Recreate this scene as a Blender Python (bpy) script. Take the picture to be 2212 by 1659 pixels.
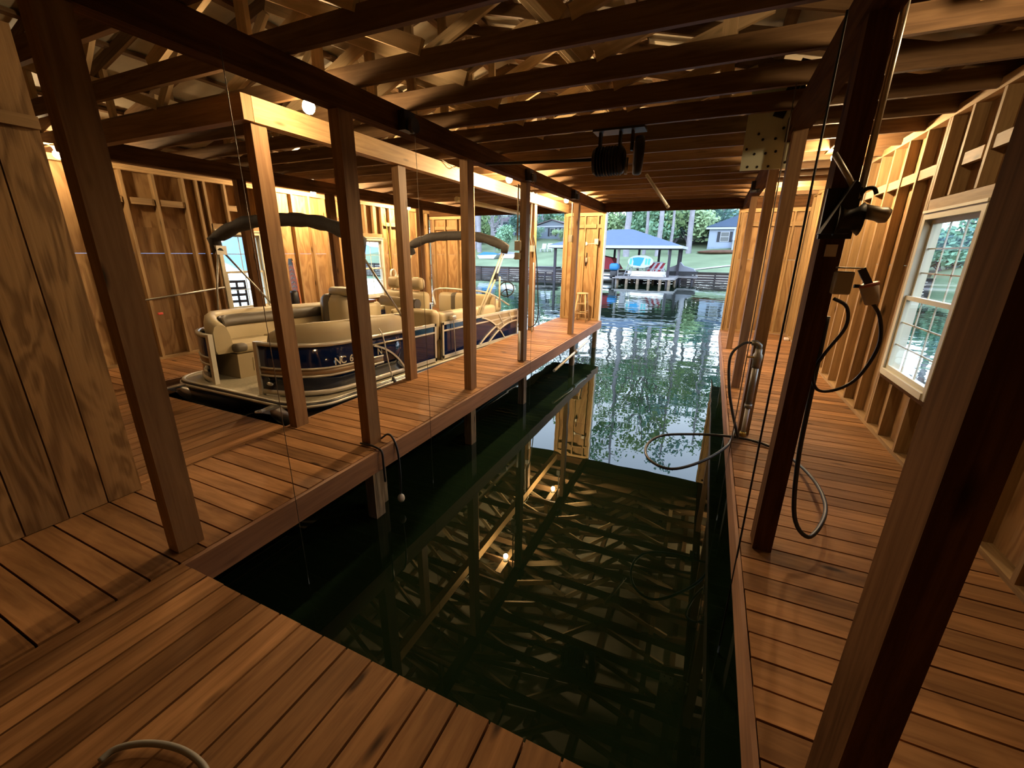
import bpy, math, random
from mathutils import Vector, Matrix
random.seed(7)
SC = bpy.context.scene
COL = SC.collection
for o in list(bpy.data.objects):
    bpy.data.objects.remove(o)

# ---------------------------------------------------------------- camera, sky, exposure
H = 1.70                                   # eye height above the deck boards (deck top is z = 0)
F_PX = 904.1
YAW, PITCH, ROLL = -0.427741, 0.304197, 0.0127443
WATER_Z = -0.72


def cam_axes():
    cy, sy = math.cos(YAW), math.sin(YAW)
    cp, sp = math.cos(PITCH), math.sin(PITCH)
    f = Vector((sy * cp, cy * cp, -sp))
    r = Vector((cy, -sy, 0))
    u = r.cross(f)
    c, s = math.cos(ROLL), math.sin(ROLL)
    return c * r + s * u, -s * r + c * u, f


cam_data = bpy.data.cameras.new('camera')
cam_data.sensor_fit = 'HORIZONTAL'
cam_data.sensor_width = 36.0
cam_data.lens = F_PX / 2212.0 * 36.0
cam_data.clip_start = 0.05
cam_data.clip_end = 2000
cam = bpy.data.objects.new('camera', cam_data)
COL.objects.link(cam)
_r, _u, _f = cam_axes()
cam.matrix_world = Matrix(((_r.x, _u.x, -_f.x, 0), (_r.y, _u.y, -_f.y, 0), (_r.z, _u.z, -_f.z, H), (0, 0, 0, 1)))
SC.camera = cam

SKY_STRENGTH = 5.0
w = bpy.data.worlds.new('dusk_sky')
SC.world = w
w.use_nodes = True
nt = w.node_tree
bgn = nt.nodes['Background']
tc = nt.nodes.new('ShaderNodeTexCoord')
sep = nt.nodes.new('ShaderNodeSeparateXYZ')
rmp = nt.nodes.new('ShaderNodeValToRGB')
rmp.color_ramp.elements[0].position = 0.0
rmp.color_ramp.elements[0].color = (0.86, 0.93, 1.0, 1)
rmp.color_ramp.elements[1].position = 0.75
rmp.color_ramp.elements[1].color = (0.50, 0.66, 1.0, 1)
nt.links.new(tc.outputs['Generated'], sep.inputs[0])
nt.links.new(sep.outputs['Z'], rmp.inputs[0])
nt.links.new(rmp.outputs[0], bgn.inputs['Color'])
bgn.inputs['Strength'].default_value = SKY_STRENGTH

vs = SC.view_settings
vs.view_transform = 'Standard'
vs.look = 'None'
vs.gamma = 1.0
vs.use_curve_mapping = False
vs.exposure = 0.0
SC.display_settings.display_device = 'sRGB'
SC.cycles.max_bounces = 6
SC.cycles.diffuse_bounces = 1
SC.cycles.glossy_bounces = 4
SC.cycles.transmission_bounces = 4
SC.cycles.transparent_max_bounces = 8
SC.cycles.caustics_reflective = False
SC.cycles.caustics_refractive = False
SC.cycles.sample_clamp_indirect = 6.0
SC.cycles.use_denoising = True
SC.cycles.use_adaptive_sampling = True
SC.cycles.adaptive_threshold = 0.02

LAMP_COLOR = (1.0, 0.70, 0.37)
LAMP_BASE = 2400.0
LAMPS = [  # x, y, power factor, label
    (-3.05, 2.77, 0.22, 'lit bare bulb over the middle walkway, nearest the camera'),
    (-3.02, 6.42, 1.6, 'second lit bulb over the middle walkway, halfway down'),
    (-3.00, 9.25, 2.7, 'lit bulb over the middle walkway beside the far wall stool'),
    (-7.42, 2.86, 0.20, 'lit bulb peeking past the near corner post and plywood wall'),
    (-7.30, 6.50, 1.4, 'lit bulb over the left walkway above the big black canopy roll'),
    (-7.30, 9.45, 1.4, 'lit bulb over the left walkway near the far small window'),
    (1.05, 2.80, 0.12, 'bulb over the right walkway lighting the near joists'),
    (1.11, 6.35, 0.65, 'lit bulb over the right walkway hidden behind the winch post'),
    (1.05, 9.35, 1.1, 'lit bulb at the far end of the right walkway'),
]

# ---------------------------------------------------------------- materials


def nodes_of(m):
    m.use_nodes = True
    t = m.node_tree
    return t, t.nodes['Principled BSDF'], t.links


def lin(h):
    h = h.lstrip('#')
    o = []
    for i in (0, 2, 4):
        c = int(h[i:i + 2], 16) / 255
        o.append(c / 12.92 if c <= 0.04045 else ((c + 0.055) / 1.055) ** 2.4)
    return tuple(o) + (1,)


def plain(name, col, rough=0.5, metal=0.0, spec=0.5, noise=0.0, nscale=8.0, bump=0.0):
    m = bpy.data.materials.new(name)
    t, b, L = nodes_of(m)
    col = tuple(col[:3]) + (1,)
    b.inputs['Base Color'].default_value = col
    b.inputs['Roughness'].default_value = rough
    b.inputs['Metallic'].default_value = metal
    b.inputs['Specular IOR Level'].default_value = spec
    if noise or bump:
        g = t.nodes.new('ShaderNodeTexCoord')
        n = t.nodes.new('ShaderNodeTexNoise')
        n.inputs['Scale'].default_value = nscale
        n.inputs['Detail'].default_value = 4
        L.new(g.outputs['Object'], n.inputs['Vector'])
        if noise:
            mx = t.nodes.new('ShaderNodeMix')
            mx.data_type = 'RGBA'
            mx.inputs['A'].default_value = tuple(c * (1 - noise) for c in col[:3]) + (1,)
            mx.inputs['B'].default_value = tuple(min(1, c * (1 + noise)) for c in col[:3]) + (1,)
            L.new(n.outputs['Fac'], mx.inputs['Factor'])
            L.new(mx.outputs['Result'], b.inputs['Base Color'])
        if bump:
            bp = t.nodes.new('ShaderNodeBump')
            bp.inputs['Strength'].default_value = bump
            bp.inputs['Distance'].default_value = 0.02
            L.new(n.outputs['Fac'], bp.inputs['Height'])
            L.new(bp.outputs['Normal'], b.inputs['Normal'])
    return m


def wood(name, light, dark, rough=0.62, gu=1.6, gv=26.0, vary=0.28, knots=0.8, stain=0.25, spec=0.25):
    """Grain runs along U (metres); each board (mesh island) has its own tint."""
    m = bpy.data.materials.new(name)
    t, b, L = nodes_of(m)
    N = t.nodes.new
    uv = N('ShaderNodeUVMap')
    geo = N('ShaderNodeNewGeometry')
    mp = N('ShaderNodeMapping')
    mp.inputs['Scale'].default_value = (gu, gv, 1)
    L.new(uv.outputs['UV'], mp.inputs['Vector'])
    n = N('ShaderNodeTexNoise')
    n.inputs['Scale'].default_value = 1.0
    n.inputs['Detail'].default_value = 5
    n.inputs['Roughness'].default_value = 0.62
    n.inputs['Distortion'].default_value = 0.6
    L.new(mp.outputs[0], n.inputs['Vector'])
    cr = N('ShaderNodeValToRGB')
    cr.color_ramp.elements[0].position = 0.36
    cr.color_ramp.elements[0].color = tuple(dark[:3]) + (1,)
    cr.color_ramp.elements[1].position = 0.62
    cr.color_ramp.elements[1].color = tuple(light[:3]) + (1,)
    L.new(n.outputs['Fac'], cr.inputs[0])
    # broad stains
    mp2 = N('ShaderNodeMapping')
    mp2.inputs['Scale'].default_value = (1.3, 5.0, 1)
    L.new(uv.outputs['UV'], mp2.inputs['Vector'])
    n2 = N('ShaderNodeTexNoise')
    n2.inputs['Scale'].default_value = 1.0
    n2.inputs['Detail'].default_value = 3
    L.new(mp2.outputs[0], n2.inputs['Vector'])
    # knots
    mp3 = N('ShaderNodeMapping')
    mp3.inputs['Scale'].default_value = (1.5, 5.5, 1)
    L.new(uv.outputs['UV'], mp3.inputs['Vector'])
    vo = N('ShaderNodeTexVoronoi')
    vo.inputs['Scale'].default_value = 1.0
    L.new(mp3.outputs[0], vo.inputs['Vector'])
    kr = N('ShaderNodeMapRange')
    kr.inputs['From Min'].default_value = 0.05
    kr.inputs['From Max'].default_value = 0.13
    kr.inputs['To Min'].default_value = 1 - knots
    kr.inputs['To Max'].default_value = 1.0
    L.new(vo.outputs['Distance'], kr.inputs[0])
    sr = N('ShaderNodeMapRange')
    sr.inputs['From Min'].default_value = 0.3
    sr.inputs['From Max'].default_value = 0.7
    sr.inputs['To Min'].default_value = 1 - stain
    sr.inputs['To Max'].default_value = 1 + stain
    L.new(n2.outputs['Fac'], sr.inputs[0])
    ir = N('ShaderNodeMapRange')
    ir.inputs['To Min'].default_value = 1 - vary
    ir.inputs['To Max'].default_value = 1 + vary
    L.new(geo.outputs['Random Per Island'], ir.inputs[0])
    m1 = N('ShaderNodeMath')
    m1.operation = 'MULTIPLY'
    L.new(kr.outputs[0], m1.inputs[0])
    L.new(sr.outputs[0], m1.inputs[1])
    m2 = N('ShaderNodeMath')
    m2.operation = 'MULTIPLY'
    L.new(m1.outputs[0], m2.inputs[0])
    L.new(ir.outputs[0], m2.inputs[1])
    mx = N('ShaderNodeVectorMath')
    mx.operation = 'SCALE'
    L.new(cr.outputs[0], mx.inputs[0])
    L.new(m2.outputs[0], mx.inputs['Scale'])
    L.new(mx.outputs[0], b.inputs['Base Color'])
    b.inputs['Roughness'].default_value = rough
    b.inputs['Specular IOR Level'].default_value = spec
    bp = N('ShaderNodeBump')
    bp.inputs['Strength'].default_value = 0.25
    bp.inputs['Distance'].default_value = 0.004
    L.new(n.outputs['Fac'], bp.inputs['Height'])
    L.new(bp.outputs['Normal'], b.inputs['Normal'])
    return m


def plywood(name, light, dark, rings=5.0):
    """Swirling cathedral grain, stretched along U (the vertical of a sheet)."""
    m = bpy.data.materials.new(name)
    t, b, L = nodes_of(m)
    N = t.nodes.new
    uv = N('ShaderNodeUVMap')
    mp = N('ShaderNodeMapping')
    mp.inputs['Scale'].default_value = (0.9, 3.2, 1)
    L.new(uv.outputs['UV'], mp.inputs['Vector'])
    n = N('ShaderNodeTexNoise')
    n.inputs['Scale'].default_value = 1.1
    n.inputs['Detail'].default_value = 2.5
    n.inputs['Distortion'].default_value = 0.8
    L.new(mp.outputs[0], n.inputs['Vector'])
    mu = N('ShaderNodeMath')
    mu.operation = 'MULTIPLY'
    mu.inputs[1].default_value = rings * 6.283
    L.new(n.outputs['Fac'], mu.inputs[0])
    si = N('ShaderNodeMath')
    si.operation = 'SINE'
    L.new(mu.outputs[0], si.inputs[0])
    fine = N('ShaderNodeTexNoise')
    fine.inputs['Scale'].default_value = 1.0
    fine.inputs['Detail'].default_value = 4
    mp2 = N('ShaderNodeMapping')
    mp2.inputs['Scale'].default_value = (3, 60, 1)
    L.new(uv.outputs['UV'], mp2.inputs['Vector'])
    L.new(mp2.outputs[0], fine.inputs['Vector'])
    ad = N('ShaderNodeMath')
    ad.operation = 'MULTIPLY_ADD'
    ad.inputs[1].default_value = 0.28
    L.new(si.outputs[0], ad.inputs[0])
    L.new(fine.outputs['Fac'], ad.inputs[2])
    cr = N('ShaderNodeValToRGB')
    cr.color_ramp.elements[0].position = 0.2
    cr.color_ramp.elements[0].color = tuple(dark[:3]) + (1,)
    cr.color_ramp.elements[1].position = 0.72
    cr.color_ramp.elements[1].color = tuple(light[:3]) + (1,)
    L.new(ad.outputs[0], cr.inputs[0])
    geo = N('ShaderNodeNewGeometry')
    ir = N('ShaderNodeMapRange')
    ir.inputs['To Min'].default_value = 0.85
    ir.inputs['To Max'].default_value = 1.15
    L.new(geo.outputs['Random Per Island'], ir.inputs[0])
    mx = N('ShaderNodeVectorMath')
    mx.operation = 'SCALE'
    L.new(cr.outputs[0], mx.inputs[0])
    L.new(ir.outputs[0], mx.inputs['Scale'])
    L.new(mx.outputs[0], b.inputs['Base Color'])
    b.inputs['Roughness'].default_value = 0.6
    b.inputs['Specular IOR Level'].default_value = 0.25
    bp = N('ShaderNodeBump')
    bp.inputs['Strength'].default_value = 0.2
    bp.inputs['Distance'].default_value = 0.004
    L.new(ad.outputs[0], bp.inputs['Height'])
    L.new(bp.outputs['Normal'], b.inputs['Normal'])
    return m


def emit(name, col, strength):
    m = bpy.data.materials.new(name)
    m.use_nodes = True
    t = m.node_tree
    t.nodes.clear()
    e = t.nodes.new('ShaderNodeEmission')
    e.inputs['Color'].default_value = tuple(col[:3]) + (1,)
    e.inputs['Strength'].default_value = strength
    o = t.nodes.new('ShaderNodeOutputMaterial')
    t.links.new(e.outputs[0], o.inputs[0])
    return m


def glass_mat(name, tint=(0.92, 0.97, 0.98), refl=0.10):
    m = bpy.data.materials.new(name)
    m.use_nodes = True
    t = m.node_tree
    t.nodes.clear()
    tr = t.nodes.new('ShaderNodeBsdfTransparent')
    tr.inputs[0].default_value = tint + (1,)
    gl = t.nodes.new('ShaderNodeBsdfGlossy')
    gl.inputs['Roughness'].default_value = 0.02
    lw_ = t.nodes.new('ShaderNodeLayerWeight')      # Schlick reflectance, the same from both faces of the sheet
    pw = t.nodes.new('ShaderNodeMath')
    pw.operation = 'POWER'
    pw.inputs[1].default_value = 5.0
    t.links.new(lw_.outputs['Facing'], pw.inputs[0])
    fr = t.nodes.new('ShaderNodeMath')
    fr.operation = 'MULTIPLY_ADD'
    fr.inputs[1].default_value = 0.9
    fr.inputs[2].default_value = refl * .4
    t.links.new(pw.outputs[0], fr.inputs[0])
    mx = t.nodes.new('ShaderNodeMixShader')
    o = t.nodes.new('ShaderNodeOutputMaterial')
    t.links.new(fr.outputs[0], mx.inputs[0])
    t.links.new(tr.outputs[0], mx.inputs[1])
    t.links.new(gl.outputs[0], mx.inputs[2])
    t.links.new(mx.outputs[0], o.inputs[0])
    return m


def water_mat():
    m = bpy.data.materials.new('lake_water')
    m.use_nodes = True
    t = m.node_tree
    t.nodes.clear()
    N, L = t.nodes.new, t.links
    tcn = N('ShaderNodeTexCoord')
    sp = N('ShaderNodeSeparateXYZ')
    L.new(tcn.outputs['Object'], sp.inputs[0])
    # wind ripples grow outside the sheltering walls
    yr = N('ShaderNodeMapRange')
    yr.inputs['From Min'].default_value = 0.0
    yr.inputs['From Max'].default_value = 50.0
    L.new(sp.outputs['Y'], yr.inputs[0])
    mr = N('ShaderNodeValToRGB')
    el = mr.color_ramp.elements
    el[0].position, el[0].color = 0.06, (.025, .025, .025, 1)
    el[1].position, el[1].color = 0.6, (.35, .35, .35, 1)
    for ps, vv in ((0.12, .25), (0.20, 1.0), (0.36, .9)):
        ne = el.new(ps)
        ne.color = (vv, vv, vv, 1)
    L.new(yr.outputs[0], mr.inputs[0])
    mp = N('ShaderNodeMapping')
    mp.inputs['Scale'].default_value = (1.0, 1.35, 1)
    L.new(tcn.outputs['Object'], mp.inputs['Vector'])
    n = N('ShaderNodeTexNoise')
    n.inputs['Scale'].default_value = 0.95
    n.inputs['Detail'].default_value = 2.0
    n.inputs['Roughness'].default_value = 0.4
    n.inputs['Distortion'].default_value = 0.5
    L.new(mp.outputs[0], n.inputs['Vector'])
    mu = N('ShaderNodeMath')
    mu.operation = 'MULTIPLY'
    L.new(n.outputs['Fac'], mu.inputs[0])
    L.new(mr.outputs[0], mu.inputs[1])
    bp = N('ShaderNodeBump')
    bp.inputs['Strength'].default_value = 1.0
    bp.inputs['Distance'].default_value = 0.015
    L.new(mu.outputs[0], bp.inputs['Height'])
    df = N('ShaderNodeBsdfDiffuse')
    df.inputs['Color'].default_value = (0.006, 0.013, 0.006, 1)
    gl = N('ShaderNodeBsdfGlossy')
    gl.inputs['Roughness'].default_value = 0.0
    gl.inputs['Color'].default_value = (0.90, 0.97, 0.95, 1)
    L.new(bp.outputs[0], gl.inputs['Normal'])
    lw = N('ShaderNodeFresnel')
    lw.inputs['IOR'].default_value = 1.33
    L.new(bp.outputs[0], lw.inputs['Normal'])
    ml = N('ShaderNodeMath')
    ml.operation = 'MULTIPLY'
    ml.use_clamp = True
    ml.inputs[1].default_value = 1.25
    L.new(lw.outputs[0], ml.inputs[0])
    mx = N('ShaderNodeMixShader')
    o = N('ShaderNodeOutputMaterial')
    L.new(ml.outputs[0], mx.inputs[0])
    L.new(df.outputs[0], mx.inputs[1])
    L.new(gl.outputs[0], mx.inputs[2])
    L.new(mx.outputs[0], o.inputs[0])
    return m


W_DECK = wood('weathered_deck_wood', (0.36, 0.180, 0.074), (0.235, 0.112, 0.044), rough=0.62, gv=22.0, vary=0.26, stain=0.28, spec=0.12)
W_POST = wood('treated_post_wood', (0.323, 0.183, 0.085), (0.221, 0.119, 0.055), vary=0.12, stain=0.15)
W_BEAM = wood('shaded_dark_beam_wood', (0.12, 0.058, 0.025), (0.07, 0.032, 0.013), rough=0.85, vary=0.10, spec=0.05)  # dark timber, deepened further: shade is put into the colour
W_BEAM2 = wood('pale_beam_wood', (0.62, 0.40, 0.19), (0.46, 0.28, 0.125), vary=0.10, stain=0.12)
W_TRUSS = wood('shaded_truss_lumber', (0.225, 0.131, 0.064), (0.143, 0.079, 0.036), vary=0.15, stain=0.15)  # same lumber as the webs, darkened: the chords' shade is in the colour
W_WEB = wood('lit_truss_web_lumber', (0.78, 0.56, 0.32), (0.62, 0.43, 0.23), vary=0.12, stain=0.12)  # same lumber as the chords, brightened: lamplight is put into the colour
W_STUD = wood('stud_lumber', (0.425, 0.272, 0.128), (0.306, 0.187, 0.085), vary=0.15, stain=0.15)
W_STOOL = wood('pale_stool_wood', (0.66, 0.48, 0.27), (0.55, 0.38, 0.20), vary=0.05, stain=0.05)
W_OLD = wood('weathered_post_wood', (0.24, 0.155, 0.085), (0.15, 0.095, 0.05), vary=0.1, stain=0.25)
W_PILE = wood('wet_piling_wood', (0.34, 0.26, 0.17), (0.11, 0.08, 0.05), vary=0.10, stain=0.5)
W_FASCIA = wood('fascia_wood', (0.357, 0.187, 0.106), (0.272, 0.140, 0.081), vary=0.05, stain=0.12, knots=0.3)
PLY = plywood('plywood_sheathing', (0.425, 0.255, 0.115), (0.289, 0.157, 0.066))
PLY2 = plywood('grooved_plywood_siding', (0.38, 0.225, 0.098), (0.21, 0.118, 0.048), rings=6.0)
ROOFM = plain('wrinkled_roof_underlay', (0.66, 0.56, 0.40), 0.55, noise=0.35, nscale=3.0, bump=0.9)
WHITE_TRIM = plain('cream_window_paint', (0.70, 0.64, 0.46), 0.45, noise=0.05)
WHITE_PVC = plain('white_plastic', (0.75, 0.72, 0.64), 0.4)
GREY_BOX = plain('grey_box_plastic', (0.50, 0.46, 0.38), 0.5)
BLACK_STEEL = plain('black_steel', (0.012, 0.010, 0.009), 0.5, metal=0.3, noise=0.3, nscale=20)
DULL_STEEL = plain('galvanised_steel', (0.36, 0.34, 0.30), 0.42, metal=0.75, noise=0.25, nscale=14)
PLATE_M = plain('pale_zinc_plate', (0.84, 0.90, 0.70), 0.5, noise=0.08, nscale=5)
HOSE_M = plain('black_rubber_hose', (0.020, 0.022, 0.022), 0.38, noise=0.2)
GREYHOSE_M = plain('grey_hose', (0.22, 0.20, 0.17), 0.5)
CABLE_M = plain('lift_cable_steel', (0.20, 0.16, 0.12), 0.45, metal=0.6)
PINK_M = plain('red_cup_plastic', (0.60, 0.24, 0.20), 0.45)
PAPER_M = plain('printed_label_paper', (0.72, 0.60, 0.52), 0.7)
BRASS_M = plain('brass', (0.60, 0.42, 0.12), 0.35, metal=0.9)
GLASS = glass_mat('window_glass')
LENS = {}
for f_ in sorted(set(l[2] for l in LAMPS)):
    LENS[f_] = emit('glowing_bulb_%d' % int(f_ * 100), LAMP_COLOR, LAMP_BASE * f_)

# ---------------------------------------------------------------- mesh kit


class M:
    def __init__(s):
        s.v, s.f, s.uv, s.sm, s.mi = [], [], [], [], []

    def quad(s, idx, uvs, smooth=False, mi=0):
        s.f.append(tuple(idx))
        s.uv.append(uvs)
        s.sm.append(smooth)
        s.mi.append(mi)

    def beam(s, p0, p1, w, h, up=(0, 0, 1), mi=0):
        """box from p0 to p1 (axis of the grain); w across, h along 'up'."""
        p0, p1 = Vector(p0), Vector(p1)
        d = p1 - p0
        ln = d.length
        t = d / ln
        up = Vector(up)
        a = t.cross(up)
        if a.length < 1e-5:
            a = t.cross(Vector((1, 0, 0)))
        a.normalize()
        b = a.cross(t).normalized()
        o = len(s.v)
        for q in (p0, p1):
            for sx, sz in ((-1, -1), (1, -1), (1, 1), (-1, 1)):
                s.v.append(q + a * (sx * w / 2) + b * (sz * h / 2))
        ru, rv = random.uniform(0, 40), random.uniform(0, 40)
        for k, (i, j, wd) in enumerate(((0, 1, w), (1, 2, h), (2, 3, w), (3, 0, h))):
            v0 = rv + k * 0.37
            s.quad((o + i, o + i + 4, o + j + 4, o + j), ((ru, v0), (ru + ln, v0), (ru + ln, v0 + wd), (ru, v0 + wd)), mi=mi)
        s.quad((o + 0, o + 1, o + 2, o + 3), ((ru, rv), (ru, rv + w), (ru + h * .3, rv + w), (ru + h * .3, rv)), mi=mi)
        s.quad((o + 7, o + 6, o + 5, o + 4), ((ru, rv), (ru, rv + w), (ru + h * .3, rv + w), (ru + h * .3, rv)), mi=mi)
        return s

    def box(s, a, b, axis=None, mi=0):
        a, b = [min(x, y) for x, y in zip(a, b)], [max(x, y) for x, y in zip(a, b)]
        c = [(x + y) / 2 for x, y in zip(a, b)]
        d = [y - x for x, y in zip(a, b)]
        if axis is None:
            axis = d.index(max(d))
        p0, p1 = c[:], c[:]
        p0[axis], p1[axis] = a[axis], b[axis]
        if axis == 2:
            return s.beam(p0, p1, d[0], d[1], up=(0, 1, 0), mi=mi)
        return s.beam(p0, p1, d[1 - axis], d[2], mi=mi)

    def rbox(s, a, b, r=0.02, seg=3, mi=0):
        """rounded box (cushions, plastic cases)."""
        c = Vector([(x + y) / 2 for x, y in zip(a, b)])
        hd = Vector([abs(y - x) / 2 for x, y in zip(a, b)])
        r = min(r, min(hd) * 0.98)
        n = seg * 2
        rings = []
        o = len(s.v)
        lat = [(-math.pi / 2 + math.pi / 2 * k / seg, -1) for k in range(seg + 1)] + [(math.pi / 2 * k / seg, 1) for k in range(seg + 1)]
        lon = []
        for q, (sx, sy) in enumerate(((1, 1), (-1, 1), (-1, -1), (1, -1))):
            for k in range(seg + 1):
                lon.append((math.pi / 2 * q + math.pi / 2 * k / seg, sx, sy))
        nl = len(lon)
        for ph, sz in lat:
            for th, sx, sy in lon:
                s.v.append(c + Vector((sx * (hd.x - r) + r * math.cos(ph) * math.cos(th), sy * (hd.y - r) + r * math.cos(ph) * math.sin(th), sz * (hd.z - r) + r * math.sin(ph))))
        for i in range(len(lat) - 1):
            for j in range(nl):
                k = (j + 1) % nl
                s.quad((o + i * nl + j, o + i * nl + k, o + (i + 1) * nl + k, o + (i + 1) * nl + j), ((0, 0), (.1, 0), (.1, .1), (0, .1)), True, mi)
        s.f.append(tuple(o + j for j in reversed(range(nl))))
        s.uv.append(tuple((0, 0) for _ in range(nl)))
        s.sm.append(False)
        s.mi.append(mi)
        e = o + (len(lat) - 1) * nl
        s.f.append(tuple(e + j for j in range(nl)))
        s.uv.append(tuple((0, 0) for _ in range(nl)))
        s.sm.append(False)
        s.mi.append(mi)
        return s

    def tube(s, pts, r, n=8, caps=True, mi=0):
        pts = [Vector(p) for p in pts]
        rs = r if isinstance(r, (list, tuple)) else [r] * len(pts)
        o = len(s.v)
        nrm = None
        ln = 0
        us = []
        for i, p in enumerate(pts):
            if i:
                ln += (p - pts[i - 1]).length
            us.append(ln)
            t = (pts[min(i + 1, len(pts) - 1)] - pts[max(i - 1, 0)]).normalized()
            if nrm is None:
                nrm = t.orthogonal().normalized()
            else:
                nrm = (nrm - t * nrm.dot(t))
                if nrm.length < 1e-6:
                    nrm = t.orthogonal()
                nrm.normalize()
            b = t.cross(nrm)
            for k in range(n):
                a = 2 * math.pi * k / n
                s.v.append(p + (nrm * math.cos(a) + b * math.sin(a)) * rs[i])
        for i in range(len(pts) - 1):
            for k in range(n):
                l = (k + 1) % n
                s.quad((o + i * n + k, o + i * n + l, o + (i + 1) * n + l, o + (i + 1) * n + k),
                       ((us[i], k / n), (us[i], (k + 1) / n), (us[i + 1], (k + 1) / n), (us[i + 1], k / n)), True, mi)
        if caps:
            for base, rev in ((o, True), (o + (len(pts) - 1) * n, False)):
                idx = list(range(base, base + n))
                s.f.append(tuple(reversed(idx)) if rev else tuple(idx))
                s.uv.append(tuple((0, 0) for _ in idx))
                s.sm.append(False)
                s.mi.append(mi)
        return s

    def lathe(s, prof, c=(0, 0, 0), axis=(0, 0, 1), n=16, mi=0):
        ax = Vector(axis).normalized()
        c = Vector(c)
        return s.tube_prof([(c + ax * z, r) for z, r in prof], ax, n, mi)

    def tube_prof(s, pr, ax, n, mi):
        a = ax.orthogonal().normalized()
        b = ax.cross(a)
        o = len(s.v)
        for p, r in pr:
            for k in range(n):
                th = 2 * math.pi * k / n
                s.v.append(p + (a * math.cos(th) + b * math.sin(th)) * max(r, 1e-4))
        for i in range(len(pr) - 1):
            for k in range(n):
                l = (k + 1) % n
                s.quad((o + i * n + k, o + i * n + l, o + (i + 1) * n + l, o + (i + 1) * n + k), ((0, 0), (.1, 0), (.1, .1), (0, .1)), True, mi)
        for base, rev in ((o, True), (o + (len(pr) - 1) * n, False)):
            idx = list(range(base, base + n))
            s.f.append(tuple(reversed(idx)) if rev else tuple(idx))
            s.uv.append(tuple((0, 0) for _ in idx))
            s.sm.append(False)
            s.mi.append(mi)
        return s

    def ball(s, c, rx, ry=None, rz=None, n=12, m=8, mi=0):
        ry = ry or rx
        rz = rz or rx
        c = Vector(c)
        o = len(s.v)
        for i in range(m + 1):
            ph = -math.pi / 2 + math.pi * i / m
            cr = max(math.cos(ph), 1e-3)
            for k in range(n):
                th = 2 * math.pi * k / n
                s.v.append(c + Vector((rx * cr * math.cos(th), ry * cr * math.sin(th), rz * math.sin(ph))))
        for i in range(m):
            for k in range(n):
                l = (k + 1) % n
                s.quad((o + i * n + k, o + i * n + l, o + (i + 1) * n + l, o + (i + 1) * n + k), ((0, 0), (.1, 0), (.1, .1), (0, .1)), True, mi)
        return s

    def poly(s, pts, mi=0, uvs=None):
        o = len(s.v)
        s.v += [Vector(p) for p in pts]
        s.f.append(tuple(range(o, o + len(pts))))
        s.uv.append(uvs or tuple((0, 0) for _ in pts))
        s.sm.append(False)
        s.mi.append(mi)
        return s

    def prism(s, pts, ext, mi=0):
        """extrude a planar polygon by vector ext."""
        pts = [Vector(p) for p in pts]
        ext = Vector(ext)
        n = len(pts)
        o = len(s.v)
        s.v += pts + [p + ext for p in pts]
        for k in range(n):
            l = (k + 1) % n
            w_ = (pts[l] - pts[k]).length
            s.quad((o + k, o + l, o + n + l, o + n + k), ((0, 0), (w_, 0), (w_, ext.length), (0, ext.length)), mi=mi)
        for rev, base in ((True, o), (False, o + n)):
            idx = list(range(base, base + n))
            s.f.append(tuple(reversed(idx)) if rev else tuple(idx))
            s.uv.append(tuple((p.x + p.z, p.y) for p in pts))
            s.sm.append(False)
            s.mi.append(mi)
        return s

    def sweep(s, path, prof, smooth=True, mi=0, caps=True, zs=None):
        """plan path [(x,y)], closed profile [(outward d, z)]; outward is right of travel."""
        P = [Vector((p[0], p[1], 0)) for p in path]
        o = len(s.v)
        n = len(prof)
        ln = 0
        us = []
        for i, p in enumerate(P):
            if i:
                ln += (p - P[i - 1]).length
            us.append(ln)
            t = (P[min(i + 1, len(P) - 1)] - P[max(i - 1, 0)]).normalized()
            nr = Vector((t.y, -t.x, 0))
            k = zs[i] if zs else 1.0
            for d, z in prof:
                s.v.append(p + nr * d + Vector((0, 0, prof[0][1] + (z - prof[0][1]) * k)))
        for i in range(len(P) - 1):
            for k in range(n):
                l = (k + 1) % n
                s.quad((o + i * n + k, o + i * n + l, o + (i + 1) * n + l, o + (i + 1) * n + k),
                       ((us[i], k * .1), (us[i], k * .1 + .1), (us[i + 1], k * .1 + .1), (us[i + 1], k * .1)), smooth, mi)
        if caps:
            for base, rev in ((o, True), (o + (len(P) - 1) * n, False)):
                idx = list(range(base, base + n))
                s.f.append(tuple(reversed(idx)) if rev else tuple(idx))
                s.uv.append(tuple((0, 0) for _ in idx))
                s.sm.append(False)
                s.mi.append(mi)
        return s

    def mirror_x(s):
        s.v = [Vector((-p.x, p.y, p.z)) for p in s.v]
        s.f = [tuple(reversed(f)) for f in s.f]
        s.uv = [tuple(reversed(u)) for u in s.uv]
        return s

    def xform(s, mat):
        s.v = [mat @ Vector(p) for p in s.v]
        return s

    def mesh(s, name, mats):
        me = bpy.data.meshes.new(name)
        me.from_pydata([tuple(p) for p in s.v], [], s.f)
        uvl = me.uv_layers.new(name='UVMap')
        k = 0
        for u in s.uv:
            for q in u:
                uvl.data[k].uv = q
                k += 1
        for mt in (mats if isinstance(mats, (list, tuple)) else [mats]):
            me.materials.append(mt)
        for p, sm, mi in zip(me.polygons, s.sm, s.mi):
            p.use_smooth = sm
            p.material_index = mi
        import bmesh
        bm = bmesh.new()
        bm.from_mesh(me)
        bmesh.ops.recalc_face_normals(bm, faces=bm.faces)
        bm.to_mesh(me)
        bm.free()
        me.update()
        return me

    def build(s, name, mats, parent=None, loc=(0, 0, 0)):
        o = bpy.data.objects.new(name, s.mesh(name, mats))
        COL.objects.link(o)
        o.location = loc
        if parent is not None:
            o.parent = parent
        return o


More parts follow.
